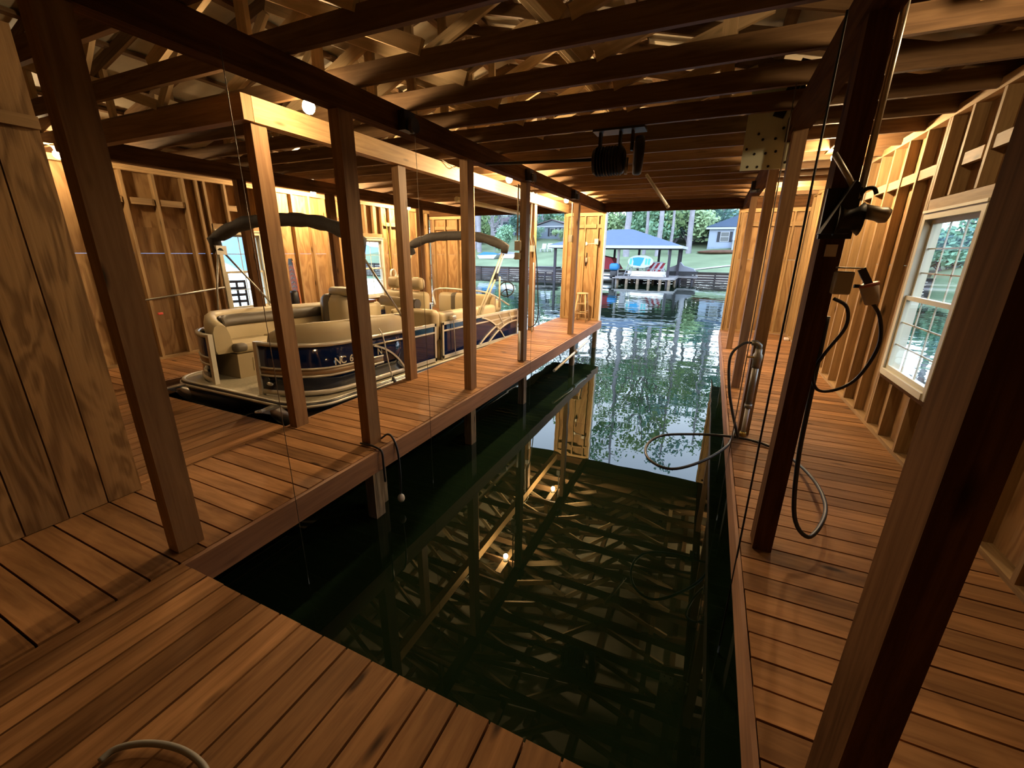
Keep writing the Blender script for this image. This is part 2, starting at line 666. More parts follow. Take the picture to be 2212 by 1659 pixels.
def tag(o, label=None, cat=None, group=None, kind=None):
    if label:
        o['label'] = label
    if cat:
        o['category'] = cat
    if group:
        o['group'] = group
    if kind:
        o['kind'] = kind
    return o


def empty(name, loc=(0, 0, 0), rot=(0, 0, 0)):
    o = bpy.data.objects.new(name, None)
    o.empty_display_size = 0.1
    COL.objects.link(o)
    o.location = loc
    o.rotation_euler = rot
    return o


def copy_tree(o, parent=None):
    c = o.copy()
    COL.objects.link(c)
    if parent is not None:
        c.parent = parent
    for ch in [x for x in bpy.data.objects if x.parent == o]:
        copy_tree(ch, c)
    return c


def part_copy(o, parent, loc):
    c = o.copy()
    COL.objects.link(c)
    c.parent = parent
    c.location = loc
    return c


def smooth_path(pts, n=6):
    """Catmull-Rom through the points."""
    P = [Vector(p) for p in pts]
    out = []
    for i in range(len(P) - 1):
        a, b, c, d = P[max(i - 1, 0)], P[i], P[i + 1], P[min(i + 2, len(P) - 1)]
        for k in range(n):
            t = k / n
            out.append(0.5 * ((2 * b) + (c - a) * t + (2 * a - 5 * b + 4 * c - d) * t * t + (3 * b - a - 3 * c + d) * t ** 3))
    out.append(P[-1])
    return out


ORD = ['first', 'second', 'third', 'fourth', 'fifth', 'sixth', 'seventh', 'eighth', 'ninth', 'tenth', 'eleventh', 'twelfth',
       'thirteenth', 'fourteenth', 'fifteenth', 'sixteenth', 'seventeenth', 'eighteenth', 'nineteenth', 'twentieth', 'twenty-first', 'twenty-second', 'twenty-third', 'twenty-fourth', 'twenty-fifth',
       'twenty-sixth', 'twenty-seventh', 'twenty-eighth', 'twenty-ninth', 'thirtieth']

TENS = ['', 'tenth', 'twenty', 'thirty', 'forty', 'fifty', 'sixty']


def ordn(i):
    if i < 20:
        return ORD[i]
    t_, u_ = divmod(i + 1, 10)
    return TENS[t_] + '-' + ORD[u_ - 1] if u_ else {2: 'twentieth', 3: 'thirtieth', 4: 'fortieth', 5: 'fiftieth', 6: 'sixtieth'}[t_]


# plan of the boathouse (metres)
XL, XR = -7.82, 1.72                # inside faces of the side walls' studs
WALK_L = (-7.82, -6.52)
WALK_M = (-3.67, -2.51)
WALK_R = (0.39, 1.80)
Y0, Y1 = -1.3, 11.1
NEAR_Y = 1.006                      # near edge of the open slip
BOAT_Y = 2.60                       # near edge of the boat slip
BP = 0.1445                         # board pitch
ZB0, ZB1 = 2.68, 2.865              # roof beams
ZC = 2.875                          # underside of truss chords
XC = -3.05                          # ridge
SLOPE = 0.25

# ---------------------------------------------------------------- decks (the floor)


def deck_x(name, x0, x1, y0, y1, phase):
    """boards run along X; gaps at phase + k*BP"""
    m = M()
    k0 = math.ceil((y0 - phase) / BP - 0.999)
    y = phase + k0 * BP
    edges = [y0]
    while y < y1 - 0.01:
        if y > y0 + 0.01:
            edges.append(y)
        y += BP
    edges.append(y1)
    for a, b in zip(edges[:-1], edges[1:]):
        j = random.uniform(-0.0015, 0.0015)
        m.box((x0 + random.uniform(0, .006), a + .0052, -.032 + j), (x1 - random.uniform(0, .006), b - .0052, j), axis=0)
    return tag(m.build(name, W_DECK), kind='structure')


def deck_y(name, x0, x1, y0, y1, phase):
    m = M()
    k0 = math.ceil((x0 - phase) / BP - 0.999)
    x = phase + k0 * BP
    edges = [x0]
    while x < x1 - 0.01:
        if x > x0 + 0.01:
            edges.append(x)
        x += BP
    edges.append(x1)
    for a, b in zip(edges[:-1], edges[1:]):
        j = random.uniform(-0.0015, 0.0015)
        m.box((a + .0052, y0 + random.uniform(0, .006), -.032 + j), (b - .0052, y1 - random.uniform(0, .005), j), axis=1)
    return tag(m.build(name, W_DECK), kind='structure')


fl = deck_x('floor', WALK_M[0], WALK_M[1], Y0, Y1, 1.289)
M().box((WALK_M[1] - .004, NEAR_Y, -.195), (WALK_M[1] + .034, Y1 + .05, -.006), axis=1).build('fascia_board', W_FASCIA, fl)
M().box((WALK_M[0] - .034, BOAT_Y, -.195), (WALK_M[0] + .004, Y1 + .05, -.006), axis=1).build('fascia_board', W_FASCIA, fl)
M().box((WALK_M[0], Y1, -.195), (WALK_M[1], Y1 + .04, -.006), axis=0).build('fascia_board', W_FASCIA, fl)
fn = deck_y('floor', -2.50, WALK_R[0], Y0, NEAR_Y, -1.833)
M().box((-2.47, NEAR_Y - .03, -.195), (WALK_R[0], NEAR_Y + .006, -.034), axis=0).build('fascia_board', W_FASCIA, fn)
fr = deck_x('floor', WALK_R[0], WALK_R[1], Y0, Y1, 2.458)
M().box((WALK_R[0] - .022, NEAR_Y + .006, -.195), (WALK_R[0] - .002, Y1 + .05, -.004), axis=1).build('fascia_board', W_FASCIA, fr)
fb = deck_y('floor', WALK_L[1] - .02, WALK_M[0] - .002, Y0, BOAT_Y, -3.69)
M().box((WALK_L[1], BOAT_Y, -.195), (WALK_M[0], BOAT_Y + .03, -.034), axis=0).build('fascia_board', W_FASCIA, fb)
fll = deck_x('floor', WALK_L[0] - .08, WALK_L[1], Y0, Y1, 1.289)
M().box((WALK_L[1], BOAT_Y + .03, -.195), (WALK_L[1] + .034, Y1 + .05, -.006), axis=1).build('fascia_board', W_FASCIA, fll)

# ---------------------------------------------------------------- walls


def panels(m, fn, u0, u1, z0, z1, holes, th):
    us = sorted(set([u0, u1] + [h[0] for h in holes] + [h[1] for h in holes]))
    zs = sorted(set([z0, z1] + [h[2] for h in holes] + [h[3] for h in holes]))
    us = [u for u in us if u0 <= u <= u1]
    for a, b in zip(us[:-1], us[1:]):
        for c, d in zip(zs[:-1], zs[1:]):
            cu, cz = (a + b) / 2, (c + d) / 2
            if any(h[0] < cu < h[1] and h[2] < cz < h[3] for h in holes):
                continue
            p0, p1 = fn(a, c, 0), fn(b, d, th)
            m.box(p0, p1, axis=2)


def stud_wall(name, fn, u0, u1, z1, studs, holes, blocks, depth=.09, sheet=1.22, z0=0.0, sign=1):
    """fn(u, z, d): d = 0 at the studs' room face, growing outward."""
    m = M()
    cuts = [u0]
    k = u0 + sheet
    while k < u1 - .05:
        cuts.append(k)
        k += sheet
    cuts.append(u1)
    for a, b in zip(cuts[:-1], cuts[1:]):
        hs = [h for h in holes if h[1] > a and h[0] < b]
        hs = [(max(h[0], a), min(h[1], b), h[2], h[3]) for h in hs]
        panels(m, lambda u, z, d: fn(u, z, d + depth), a, b, z0, 1.62, [(h[0], h[1], h[2], min(h[3], 1.62)) for h in hs], .02)
        panels(m, lambda u, z, d: fn(u, z, d + depth), a, b, 1.623, z1, [(h[0], h[1], max(1.623, h[2]), h[3]) for h in hs if h[3] > 1.623], .02)
    wall = tag(m.build(name, PLY), kind='structure')
    M().box(fn(u0, z0, 0), fn(u1, z0 + .038, depth)).build('base_plate', W_STUD, wall)
    M().box(fn(u0, z1 - .078, -.004), fn(u1, z1 - .041, depth)).build('top_plate', W_BEAM2, wall)
    M().box(fn(u0, z1 - .038, 0), fn(u1, z1, depth)).build('top_plate', W_BEAM2, wall)
    for st in studs:
        u = st[0]
        a, b = (st[1], st[2]) if len(st) > 1 else (z0 + .038, z1 - .078)
        M().box(fn(u - .019, a, 0), fn(u + .019, b, depth), axis=2).build('stud', W_STUD, wall)
    for (a, b, z) in blocks:
        M().box(fn(a, z - .045, .01), fn(b, z + .045, .05)).build('blocking', W_STUD, wall)
    return wall


def window(name, fn, u0, u1, z0, z1, cols=3, rows=2, depth=.09):
    """double-hung window: casing box, two sashes with muntins, glass; structure."""
    cw = .055
    m = M()
    m.box(fn(u0, z0, -.02), fn(u0 + cw, z1, depth + .02), axis=2)
    m.box(fn(u1 - cw, z0, -.02), fn(u1, z1, depth + .02), axis=2)
    m.box(fn(u0 + cw, z1 - cw, -.02), fn(u1 - cw, z1, depth + .02))
    m.box(fn(u0 + cw, z0, -.03), fn(u1 - cw, z0 + cw, depth + .02))
    m.box(fn(u0 - .012, z1, -.03), fn(u1 + .012, z1 + .022, depth))
    win = tag(m.build(name, WHITE_TRIM), kind='structure')
    a, b = u0 + cw, u1 - cw
    c, d = z0 + cw, z1 - cw
    mid = (c + d) / 2
    for (s0, s1, dd, nm) in ((c, mid + .02, .0, 'lower_sash'), (mid - .02, d, .032, 'upper_sash')):
        q = M()
        r = .038
        q.box(fn(a, s0, dd), fn(a + r, s1, dd + .028), axis=2)
        q.box(fn(b - r, s0, dd), fn(b, s1, dd + .028), axis=2)
        q.box(fn(a + r, s0, dd), fn(b - r, s0 + r, dd + .028))
        q.box(fn(a + r, s1 - r, dd), fn(b - r, s1, dd + .028))
        sash = q.build(nm, WHITE_TRIM, win)
        g = M()
        for i in range(1, cols):
            u = a + r + (b - a - 2 * r) * i / cols
            g.box(fn(u - .006, s0 + r, dd + .016), fn(u + .006, s1 - r, dd + .026), axis=2)
        for j in range(1, rows):
            z = s0 + r + (s1 - s0 - 2 * r) * j / rows
            g.box(fn(a + r, z - .006, dd + .016), fn(b - r, z + .006, dd + .026))
        g.build('muntins', WHITE_TRIM, sash)
        M().poly([fn(a + r, s0 + r, dd + .015), fn(b - r, s0 + r, dd + .015), fn(b - r, s1 - r, dd + .015), fn(a + r, s1 - r, dd + .015)]).build('pane', GLASS, sash)
    return win


fR = lambda u, z, d: (1.70 + d, u, z)
fL = lambda u, z, d: (-7.80 - d, u, z)
ZT_R, ZT_L = 2.935, 2.835

# right wall: big window near the winch post, another far down
HR = [(4.24, 5.26, .60, 2.08), (8.05, 9.0, .60, 2.08)]
studs = [(u,) for u in (-.9, -.48, -.07, .34, .75, 1.16, 1.57, 1.98, 2.4, 2.8, 3.21, 3.62, 4.03, 4.20, 5.30, 5.345, 5.76, 6.19, 6.60, 7.02, 7.43, 7.84, 8.01, 9.04, 9.45, 9.87, 10.3, 10.7, 11.05)]
for u in (4.54, 4.95):
    studs += [(u, .038, .56), (u, 2.20, ZT_R - .078)]
for u in (8.35, 8.7):
    studs += [(u, .038, .56), (u, 2.20, ZT_R - .078)]
wr = stud_wall('wall_right', fR, Y0, 11.15, ZT_R, studs, HR, [(5.78, 6.17, 2.46), (6.21, 6.58, 2.46), (6.62, 7.0, 2.47), (7.04, 7.41, 2.46), (5.365, 5.74, 2.46), (4.3, 4.52, 2.50), (4.62, 4.9, 2.46), (3.64, 4.0, 2.46), (3.23, 3.6, 2.46)])
M().box(fR(4.21, 2.10, 0), fR(5.29, 2.195, .09)).build('window_header', W_STUD, wr)
M().box(fR(8.03, 2.10, 0), fR(9.03, 2.195, .09)).build('window_header', W_STUD, wr)
M().box(fR(4.21, .55, 0), fR(5.29, .585, .09)).build('window_ledger', W_BEAM, wr)
window('window_1', fR, 4.24, 5.26, .60, 2.08, 3, 3)
window('window_2', fR, 8.05, 9.0, .60, 2.08, 3, 3)

# left wall
HL = [(4.78, 5.62, .60, 2.0), (8.12, 8.95, .55, 2.0)]
studs = [(u,) for u in (-.9, -.4, .1, .6, 1.1, 1.6, 2.1, 2.55, 3.1, 3.62, 4.02, 4.43, 4.63, 4.75, 5.66, 6.05, 6.40, 6.8, 7.2, 7.62, 8.08, 8.99, 9.3, 9.7, 10.1, 10.5, 10.95)]
for u in (5.08, 5.35, 8.4, 8.7):
    studs += [(u, .038, .55), (u, 2.12, ZT_L - .078)]
wl = stud_wall('wall_left', fL, Y0, 11.15, ZT_L, studs, HL, [(3.3, 3.58, 2.37), (3.68, 3.98, 2.36), (4.06, 4.40, 2.36), (5.1, 5.33, 2.38), (6.44, 6.76, 2.36), (6.84, 7.16, 2.36), (7.24, 7.58, 2.36), (9.02, 9.28, 2.36), (9.34, 9.66, 2.36), (9.74, 10.06, 2.36)])
for a, b in ((4.75, 5.66), (8.08, 8.99)):
    M().box(fL(a, 2.02, 0), fL(b, 2.11, .09)).build('window_header', W_STUD, wl)
window('window_3', fL, 4.78, 5.62, .60, 2.0, 2, 2)
window('window_4', fL, 8.12, 8.95, .55, 2.0, 2, 2)

# far wall: three piers, a header over the openings and the gable
fF = lambda u, z, d: (u, Y1 + d, z)


def pier(name, u0, u1, studs, blocks):
    wv = stud_wall(name, fF, u0, u1, ZB0, [(u,) for u in studs], [], blocks, sheet=3)
    return wv


wf = pier('wall_far_middle', -3.60, -2.56, (-3.58, -3.54, -3.07, -2.74, -2.62, -2.58), [(-3.5, -3.1, 2.36), (-3.05, -2.78, 2.36), (-2.72, -2.64, 2.36)])
M().box((-2.56, Y1 - .03, -.02), (-2.535, Y1 + .14, ZB0)).build('corner_trim', WHITE_PVC, wf)
M().box((-3.625, Y1 - .03, -.02), (-3.60, Y1 + .14, ZB0)).build('corner_trim', W_STUD, wf)
wfr = pier('wall_far_right', .42, 1.80, (.45, .49, .62, 1.02, 1.45, 1.66), [(.64, 1.0, 2.36), (1.04, 1.43, 2.36), (1.47, 1.64, 2.36)])
M().box((.385, Y1 - .03, -.02), (.42, Y1 + .14, ZB0)).build('corner_trim', W_STUD, wfr)
wfl = pier('wall_far_left', -7.9, -6.50, (-7.7, -7.3, -6.9, -6.58, -6.53), [(-7.66, -7.32, 2.36), (-7.26, -6.92, 2.36)])
M().box((-6.50, Y1 - .03, -.02), (-6.475, Y1 + .14, ZB0)).build('corner_trim', WHITE_PVC, wfl)
g = M()
g.box((-7.9, Y1 - .04, ZB0), (1.8, Y1 + .02, 2.90))
hd = tag(g.build('trim_1', W_BEAM), kind='structure')
g = M()
zE, zR = 2.86, 3.13 + SLOPE * 4.77
g.prism([(-7.92, Y1 + .03, zE), (1.82, Y1 + .03, zE), (1.82, Y1 + .03, 3.115), (XC, Y1 + .03, zR), (-7.92, Y1 + .03, 3.115)], (0, .03, 0))
tag(g.build('wall_gable', PLY), kind='structure')

# wall behind the camera
g = M()
g.box((-7.95, Y0 - .06, 0), (1.85, Y0, 2.9), axis=2)
g.prism([(-7.92, Y0 - .06, zE), (1.82, Y0 - .06, zE), (1.82, Y0 - .06, 3.115), (XC, Y0 - .06, zR), (-7.92, Y0 - .06, 3.115)], (0, .03, 0))
tag(g.build('wall_near', PLY), kind='structure')

for nm_, a_, b_ in (('wall_left', (-7.93, Y0, -.9), (-7.90, 11.15, -.04)), ('wall_right', (1.80, Y0, -.9), (1.83, 11.15, -.04)), ('wall_near', (-7.95, Y0 - .03, -.9), (1.85, Y0, -.04))):
    M().box(a_, b_, axis=1 if nm_ != 'wall_near' else 0).build('skirt_board', W_BEAM, wl if nm_ == 'wall_left' else wr)

# store room wall on the left: grooved plywood with a batten over the sheet joint
g = M()
x_in = -3.60
gs = [1.34 - .203 * k for k in range(14)]
for hi, lo in zip(gs[:-1], gs[1:]):
    g.box((x_in - .016, lo + .004, .004), (x_in, hi - .004, 2.36), axis=2)
    g.box((x_in - .016, lo + .004, 2.375), (x_in, hi - .004, 2.84), axis=2)
g.box((x_in - .10, Y0, 0), (x_in - .012, 1.337, 2.84), axis=2)
wi = tag(g.build('wall_inner', PLY2), kind='structure')
M().box((x_in - .002, Y0, 2.335), (x_in + .022, 1.337, 2.40), axis=1).build('joint_batten', W_STUD, wi)

# ---------------------------------------------------------------- roof
g = M()
NU = 10
for sgn in (-1, 1):
    pts = []
    for j in range(0, 13):
        y = Y0 - .1 + (Y1 + .25 - Y0) * j / 12
        for i in range(NU + 1):
            u = 5.05 * i / NU
            pts.append(Vector((XC + sgn * u, y, 3.135 + SLOPE * 4.77 - SLOPE * u)))
    o = len(g.v)
    g.v += pts
    for j in range(12):
        for i in range(NU):
            a = o + j * (NU + 1) + i
            g.quad((a, a + 1, a + NU + 2, a + NU + 1), ((0, 0), (1, 0), (1, 1), (0, 1)))
roof = tag(g.build('ceiling', ROOFM), kind='structure')
sol = roof.modifiers.new('thickness', 'SOLIDIFY')
sol.thickness = 0.03
sol.offset = 1
for sgn in (-1, 1):
    for k in range(8):
        u = .25 + k * .62
        z = 3.135 + SLOPE * 4.77 - SLOPE * u - .027
        M().box((XC + sgn * u - .045, Y0, z - .019), (XC + sgn * u + .045, Y1 + .1, z + .017), axis=1).build('purlin', W_TRUSS, roof)

# trusses
truss = empty('roof_truss', (XC, 0, ZC))


def web(nm, a, b, yo, wd=.089, mat=W_WEB):
    return M().beam((a[0] - XC, yo, a[1] - ZC), (b[0] - XC, yo, b[1] - ZC), wd, .038, up=(0, 1, 0)).build(nm, mat, truss)


ht = lambda x: 3.135 + SLOPE * (4.77 - abs(x - XC)) - .09   # centre of a top chord
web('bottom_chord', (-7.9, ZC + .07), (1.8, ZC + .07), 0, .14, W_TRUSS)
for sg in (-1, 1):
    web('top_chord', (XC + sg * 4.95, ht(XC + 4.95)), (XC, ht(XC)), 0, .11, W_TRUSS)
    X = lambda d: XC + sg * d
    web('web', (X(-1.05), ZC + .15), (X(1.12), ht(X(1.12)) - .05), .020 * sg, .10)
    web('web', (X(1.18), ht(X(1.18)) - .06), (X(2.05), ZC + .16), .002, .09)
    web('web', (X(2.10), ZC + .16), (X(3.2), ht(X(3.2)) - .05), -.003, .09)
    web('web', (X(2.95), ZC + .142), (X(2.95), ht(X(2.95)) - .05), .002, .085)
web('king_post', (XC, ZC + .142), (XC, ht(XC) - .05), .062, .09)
ty = [2.25 + .6 * k for k in range(-5, 15)]
tag(truss, None, 'roof truss', 'roof trusses under the metal roof')
trs = []
for i, y in enumerate(ty):
    t_ = truss if i == 0 else copy_tree(truss)
    t_.location = (XC, y, ZC)
    trs.append(t_)
    n_from_cam = i
for i, t_ in enumerate(trs):
    j = i
    t_['label'] = 'wooden roof truss, %s from the camera end of the boathouse' % ORD[j]

# ---------------------------------------------------------------- beams


def thing(m, name, mat, label, cat, group=None):
    return tag(m.build(name, mat), label, cat, group)


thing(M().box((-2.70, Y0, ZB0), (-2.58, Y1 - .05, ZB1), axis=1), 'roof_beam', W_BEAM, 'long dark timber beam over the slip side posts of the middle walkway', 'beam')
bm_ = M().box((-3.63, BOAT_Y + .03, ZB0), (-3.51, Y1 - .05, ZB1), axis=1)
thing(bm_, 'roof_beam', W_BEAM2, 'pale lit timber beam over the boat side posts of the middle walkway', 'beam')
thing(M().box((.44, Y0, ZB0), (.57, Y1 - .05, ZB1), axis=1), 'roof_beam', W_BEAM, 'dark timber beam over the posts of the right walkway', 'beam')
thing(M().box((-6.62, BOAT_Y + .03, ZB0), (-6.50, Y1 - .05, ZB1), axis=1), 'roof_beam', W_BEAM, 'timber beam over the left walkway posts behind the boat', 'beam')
thing(M().box((-6.62, BOAT_Y - .06, ZB0), (-3.51, BOAT_Y + .026, ZB1), axis=0), 'cross_beam', W_POST, 'timber cross beam spanning the near end of the boat slip', 'beam')

# ---------------------------------------------------------------- posts and pilings
PY = [1.10, 2.69, 4.51, 6.20, 8.90]


def post(x, y, label, group, mat=W_POST, z1=ZB0, w=.10, d=.14):
    return thing(M().box((x - w / 2, y - d / 2, 0), (x + w / 2, y + d / 2, z1), axis=2), 'timber_post', mat, label, 'post', group)


gA = 'posts on the slip side of the middle walkway'
for y, lb in zip(PY, ('big dark post beside the plywood wall at the near left corner',
                      'slip side post with a dark rope round its foot, beside the boat bow',
                      'slip side post third from the camera, in front of the boat gate',
                      'weathered slip side post carrying pipes and boxes, beside the boat stern',
                      'slip side post in front of the wooden stool')):
    post(-2.65, y + (.015 if y < 2 else 0), lb, gA, W_POST if y != 6.20 else W_OLD)
gB = 'posts on the boat side of the middle walkway'
for y, lb in zip(PY[1:], ('brightly lit corner post at the bow of the boat under the pale beam',
                          'boat side post standing beside the boat gate',
                          'boat side post just behind the third slip side post',
                          'boat side post with a hanging hose near the boat stern')):
    post(-3.60, y, lb, gB)
gC = 'posts along the right walkway'
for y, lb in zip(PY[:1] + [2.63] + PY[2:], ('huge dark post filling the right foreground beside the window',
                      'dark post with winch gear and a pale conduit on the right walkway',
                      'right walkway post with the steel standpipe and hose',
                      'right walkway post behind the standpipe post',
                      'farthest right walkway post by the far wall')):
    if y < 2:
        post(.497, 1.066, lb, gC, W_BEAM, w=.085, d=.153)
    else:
        post(.505, y, lb, gC, W_BEAM if y < 3 else W_POST)  # near posts get the deeper wood, shade painted into it
gD = 'posts along the left walkway behind the boat'
for y, lb in zip(PY[1:], ('left walkway post hidden by the near corner post',
                          'left walkway post in front of the left window',
                          'dark left walkway post beneath the lit bulb behind the boat',
                          'left walkway post beyond the far small window')):
    post(-6.56, y, lb, gD, W_BEAM)


def piling(x, y, label, group):
    m = M().box((x - .05, y - .06, -1.7), (x + .05, y + .06, -.035), axis=2)
    return thing(m, 'dock_piling', W_PILE, label, 'piling', group)


gp = 'pilings under the middle walkway'
for y, lb in zip((2.62, 4.40, 6.12, 8.95, 11.0), ('water-stained piling below the roped post', 'water-stained piling under the walkway, second from the camera', 'water-stained piling under the walkway, third from the camera',
                                                    'piling under the walkway beside the white pipe', 'piling at the far end of the middle walkway')):
    piling(-2.60, y, lb, gp)
gp = 'pilings under the right walkway'
for y, lb in zip((2.6, 4.4, 6.1, 8.9), ('piling under the right walkway below the winch post', 'piling under the right walkway below the standpipe', 'third piling under the right walkway', 'farthest piling under the right walkway')):
    piling(.52, y, lb, gp)
piling(-2.72, 2.80, 'short second piling just behind the one below the roped post', 'pilings under the middle walkway')
piling(-2.72, 4.58, 'short second piling behind the second piling from the camera', 'pilings under the middle walkway')

# ---------------------------------------------------------------- lamps
for x, y, f_, lb in LAMPS:
    e = empty('bulb_lamp', (x, y, ZC))
    tag(e, lb, 'lamp', 'bare bulbs under the trusses')
    M().box((-.06, -.36, 0.0), (.06, .36, .018), axis=1).build('mounting_board', W_STUD, e)
    M().lathe([(.0, .052), (-.018, .052), (-.03, .036), (-.052, .030)], n=14).build('lamp_socket', WHITE_PVC, e)
    M().ball((0, 0, -.102), .048, .048, .052, n=10, m=6).build('bulb', LENS[f_], e)

# ---------------------------------------------------------------- water and shore
def grid(fn, nx, ny):
    m = M()
    for j in range(ny + 1):
        for i in range(nx + 1):
            m.v.append(Vector(fn(i / nx, j / ny)))
    for j in range(ny):
        for i in range(nx):
            a = j * (nx + 1) + i
            m.quad((a, a + 1, a + nx + 2, a + nx + 1), ((0, 0), (1, 0), (1, 1), (0, 1)), True)
    return m


wt = M().poly([(-300, -60, WATER_Z), (120, -60, WATER_Z), (120, 300, WATER_Z), (-300, 300, WATER_Z)])
tag(wt.build('water', water_mat()), kind='structure')
for x in (-7.93, 1.83):
    M().box((x - .015, Y0, 2.70), (x + .015, Y1 + .1, 3.16), axis=1).build('eave_board', W_BEAM, wl if x < 0 else wr)

# ---------------------------------------------------------------- far shore
GRASS = plain('spring_lawn', (0.21, 0.27, 0.15), 0.9, noise=0.45, nscale=0.35, spec=0.1)
STRAW = plain('pine_straw_bed', (0.16, 0.09, 0.06), 0.9, noise=0.4, nscale=1.5, spec=0.1)
SEAWALL = wood('seawall_timber', (0.11, 0.085, 0.075), (0.05, 0.04, 0.04), gu=.5, gv=6)
CONC = plain('pale_concrete', (0.42, 0.42, 0.40), 0.8)
SHINGLE = plain('blue_grey_shingles', (0.085, 0.125, 0.19), 0.75, noise=0.12, nscale=2.5)
SHINGLE2 = plain('dark_blue_shingles', (0.045, 0.075, 0.12), 0.75, noise=0.15, nscale=2.5)
SHINGLE3 = plain('brown_shingles', (0.22, 0.17, 0.18), 0.8, noise=0.15, nscale=2.5)
SIDING = plain('pale_house_siding', (0.36, 0.44, 0.56), 0.7, noise=0.04)
SIDING_G = plain('grey_house_siding', (0.27, 0.33, 0.41), 0.7, noise=0.05)
WHITE_P = plain('white_paint', (0.52, 0.56, 0.60), 0.5)
DARKW = plain('dark_stained_wood', (0.05, 0.045, 0.055), 0.7, noise=0.2)
GREYW = wood('grey_dock_wood', (0.34, 0.33, 0.32), (0.20, 0.19, 0.19), gu=.5, gv=8)
SHUTTER = plain('black_shutter', (0.03, 0.035, 0.045), 0.6)
DGLASS = plain('dark_window_glass', (0.06, 0.09, 0.10), 0.08, spec=0.6)
BRICKB = plain('blue_grey_block', (0.30, 0.38, 0.46), 0.8, noise=0.15, nscale=3)
RED_C = plain('red_canvas', (0.30, 0.022, 0.035), 0.7)
BLUE_C = plain('blue_canvas', (0.03, 0.22, 0.50), 0.5)
BLUE_V = plain('bright_blue_pad', (0.02, 0.32, 0.62), 0.5)
TEAL_V = plain('teal_print', (0.10, 0.52, 0.55), 0.5)
SILVER = plain('brushed_aluminium', (0.72, 0.72, 0.70), 0.28, metal=0.85)
BLACKP = plain('black_plastic', (0.018, 0.020, 0.025), 0.35)
GREYC = plain('grey_boat_cover', (0.28, 0.30, 0.34), 0.7)
DKGREYC = plain('dark_boat_cover', (0.05, 0.055, 0.07), 0.7)


def ground_z(x, y):
    s = y - 45.4 - max(0.0, 0) 
    z = 0.02 + max(0, s) * 0.148
    if z > 4.6:
        z = 4.6 + (z - 4.6) * .35
    return z + .18 * math.sin(x * .31) * min(1, max(0, s) / 8)


SHORE_Y = 45.2
gnd = grid(lambda u, v: (-50 + 145 * u, SHORE_Y + 90 * v * v, ground_z(-50 + 145 * u, SHORE_Y + 90 * v * v)), 50, 30)
gnd_o = tag(gnd.build('ground', GRASS), kind='structure')
# the shore that closes the cove on the right
grt = grid(lambda u, v: (16 + 60 * u * u, -30 + 76 * v, (-.8 if u < .01 else .1) + 6 * u), 14, 20)
tag(grt.build('ground', GRASS), kind='structure')
# distant hills across the open lake on the left
hl = M()
n = 60
for k in range(n + 1):
    a = math.radians(-100 + 75 * k / n)
    d = 260
    hz = 9 + 5 * math.sin(k * .35) + 3 * math.sin(k * .9 + 1)
    hl.v.append(Vector((d * math.sin(a), d * math.cos(a), WATER_Z - .5)))
    hl.v.append(Vector((d * 1.05 * math.sin(a), d * 1.05 * math.cos(a), hz)))
for k in range(n):
    hl.quad((2 * k, 2 * k + 2, 2 * k + 3, 2 * k + 1), ((0, 0),) * 4, True)
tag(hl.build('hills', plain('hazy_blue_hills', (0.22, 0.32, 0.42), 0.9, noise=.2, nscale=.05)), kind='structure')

# seawall: posts and planks
sw = M()
for r in range(4):
    sw.box((-50, SHORE_Y - .12, -.85 + r * .235), (20, SHORE_Y - .02, -.63 + r * .235), axis=0)
for k in range(39):
    sw.box((-50 + 1.8 * k - .08, SHORE_Y - .24, -1.0), (-50 + 1.8 * k + .08, SHORE_Y - .12, .10), axis=2)
sw.box((-50, SHORE_Y - .28, .09), (20, SHORE_Y + .05, .15), axis=0)
tag(sw.build('seawall', SEAWALL), 'dark timber seawall along the far bank under the lawn', 'seawall', kind='structure')
# concrete path up the lawn
pa = M()
cp = [(-2.6, 46.2), (-1.0, 47.6), (1.2, 49.2), (4.2, 50.8), (8.0, 52.2), (12, 53.5)]
for (xa, ya), (xb, yb) in zip(cp[:-1], cp[1:]):
    pa.poly([(xa, ya - .35, ground_z(xa, ya - .35) + .06), (xb, yb - .35, ground_z(xb, yb - .35) + .06), (xb, yb + .35, ground_z(xb, yb + .35) + .06), (xa, ya + .35, ground_z(xa, ya + .35) + .06)])
tag(pa.build('path', CONC), kind='structure')

# ---------------------------------------------------------------- neighbour's boat shelter
bh = empty('boat_shelter', (-7.9, 41.0, 0))
tag(bh, 'open boat shelter with a blue-grey hip roof standing over the water', 'boat shelter')
ex0, ex1, ey0, ey1, ez, rz = -5.6, 5.6, -4.2, 3.85, 2.36, 3.85
r = M()
c0, c1, c2, c3 = (ex0, ey0, ez), (ex1, ey0, ez), (ex1, ey1, ez), (ex0, ey1, ez)
ra, rb = (-.95, .2, rz), (.95, .2, rz)
for q in ((c0, c1, rb, ra), (c1, c2, rb), (c2, c3, ra, rb), (c3, c0, ra)):
    r.poly(q)
ro = r.build('roof', SHINGLE, bh)
sl = ro.modifiers.new('thickness', 'SOLIDIFY')
sl.thickness = .06
r = M()
r.box((ex0, ey0 - .02, ez - .20), (ex1, ey0 + .02, ez + .02))
r.box((ex0, ey1 - .02, ez - .20), (ex1, ey1 + .02, ez + .02))
r.box((ex0 - .02, ey0, ez - .20), (ex0 + .02, ey1, ez + .02))
r.box((ex1 - .02, ey0, ez - .20), (ex1 + .02, ey1, ez + .02))
r.build('eave_trim', WHITE_P, bh)
M().box((ex0 + .1, ey0 + .1, ez - .24), (ex1 - .1, ey1 - .1, ez - .12), axis=0).build('soffit', DARKW, bh)
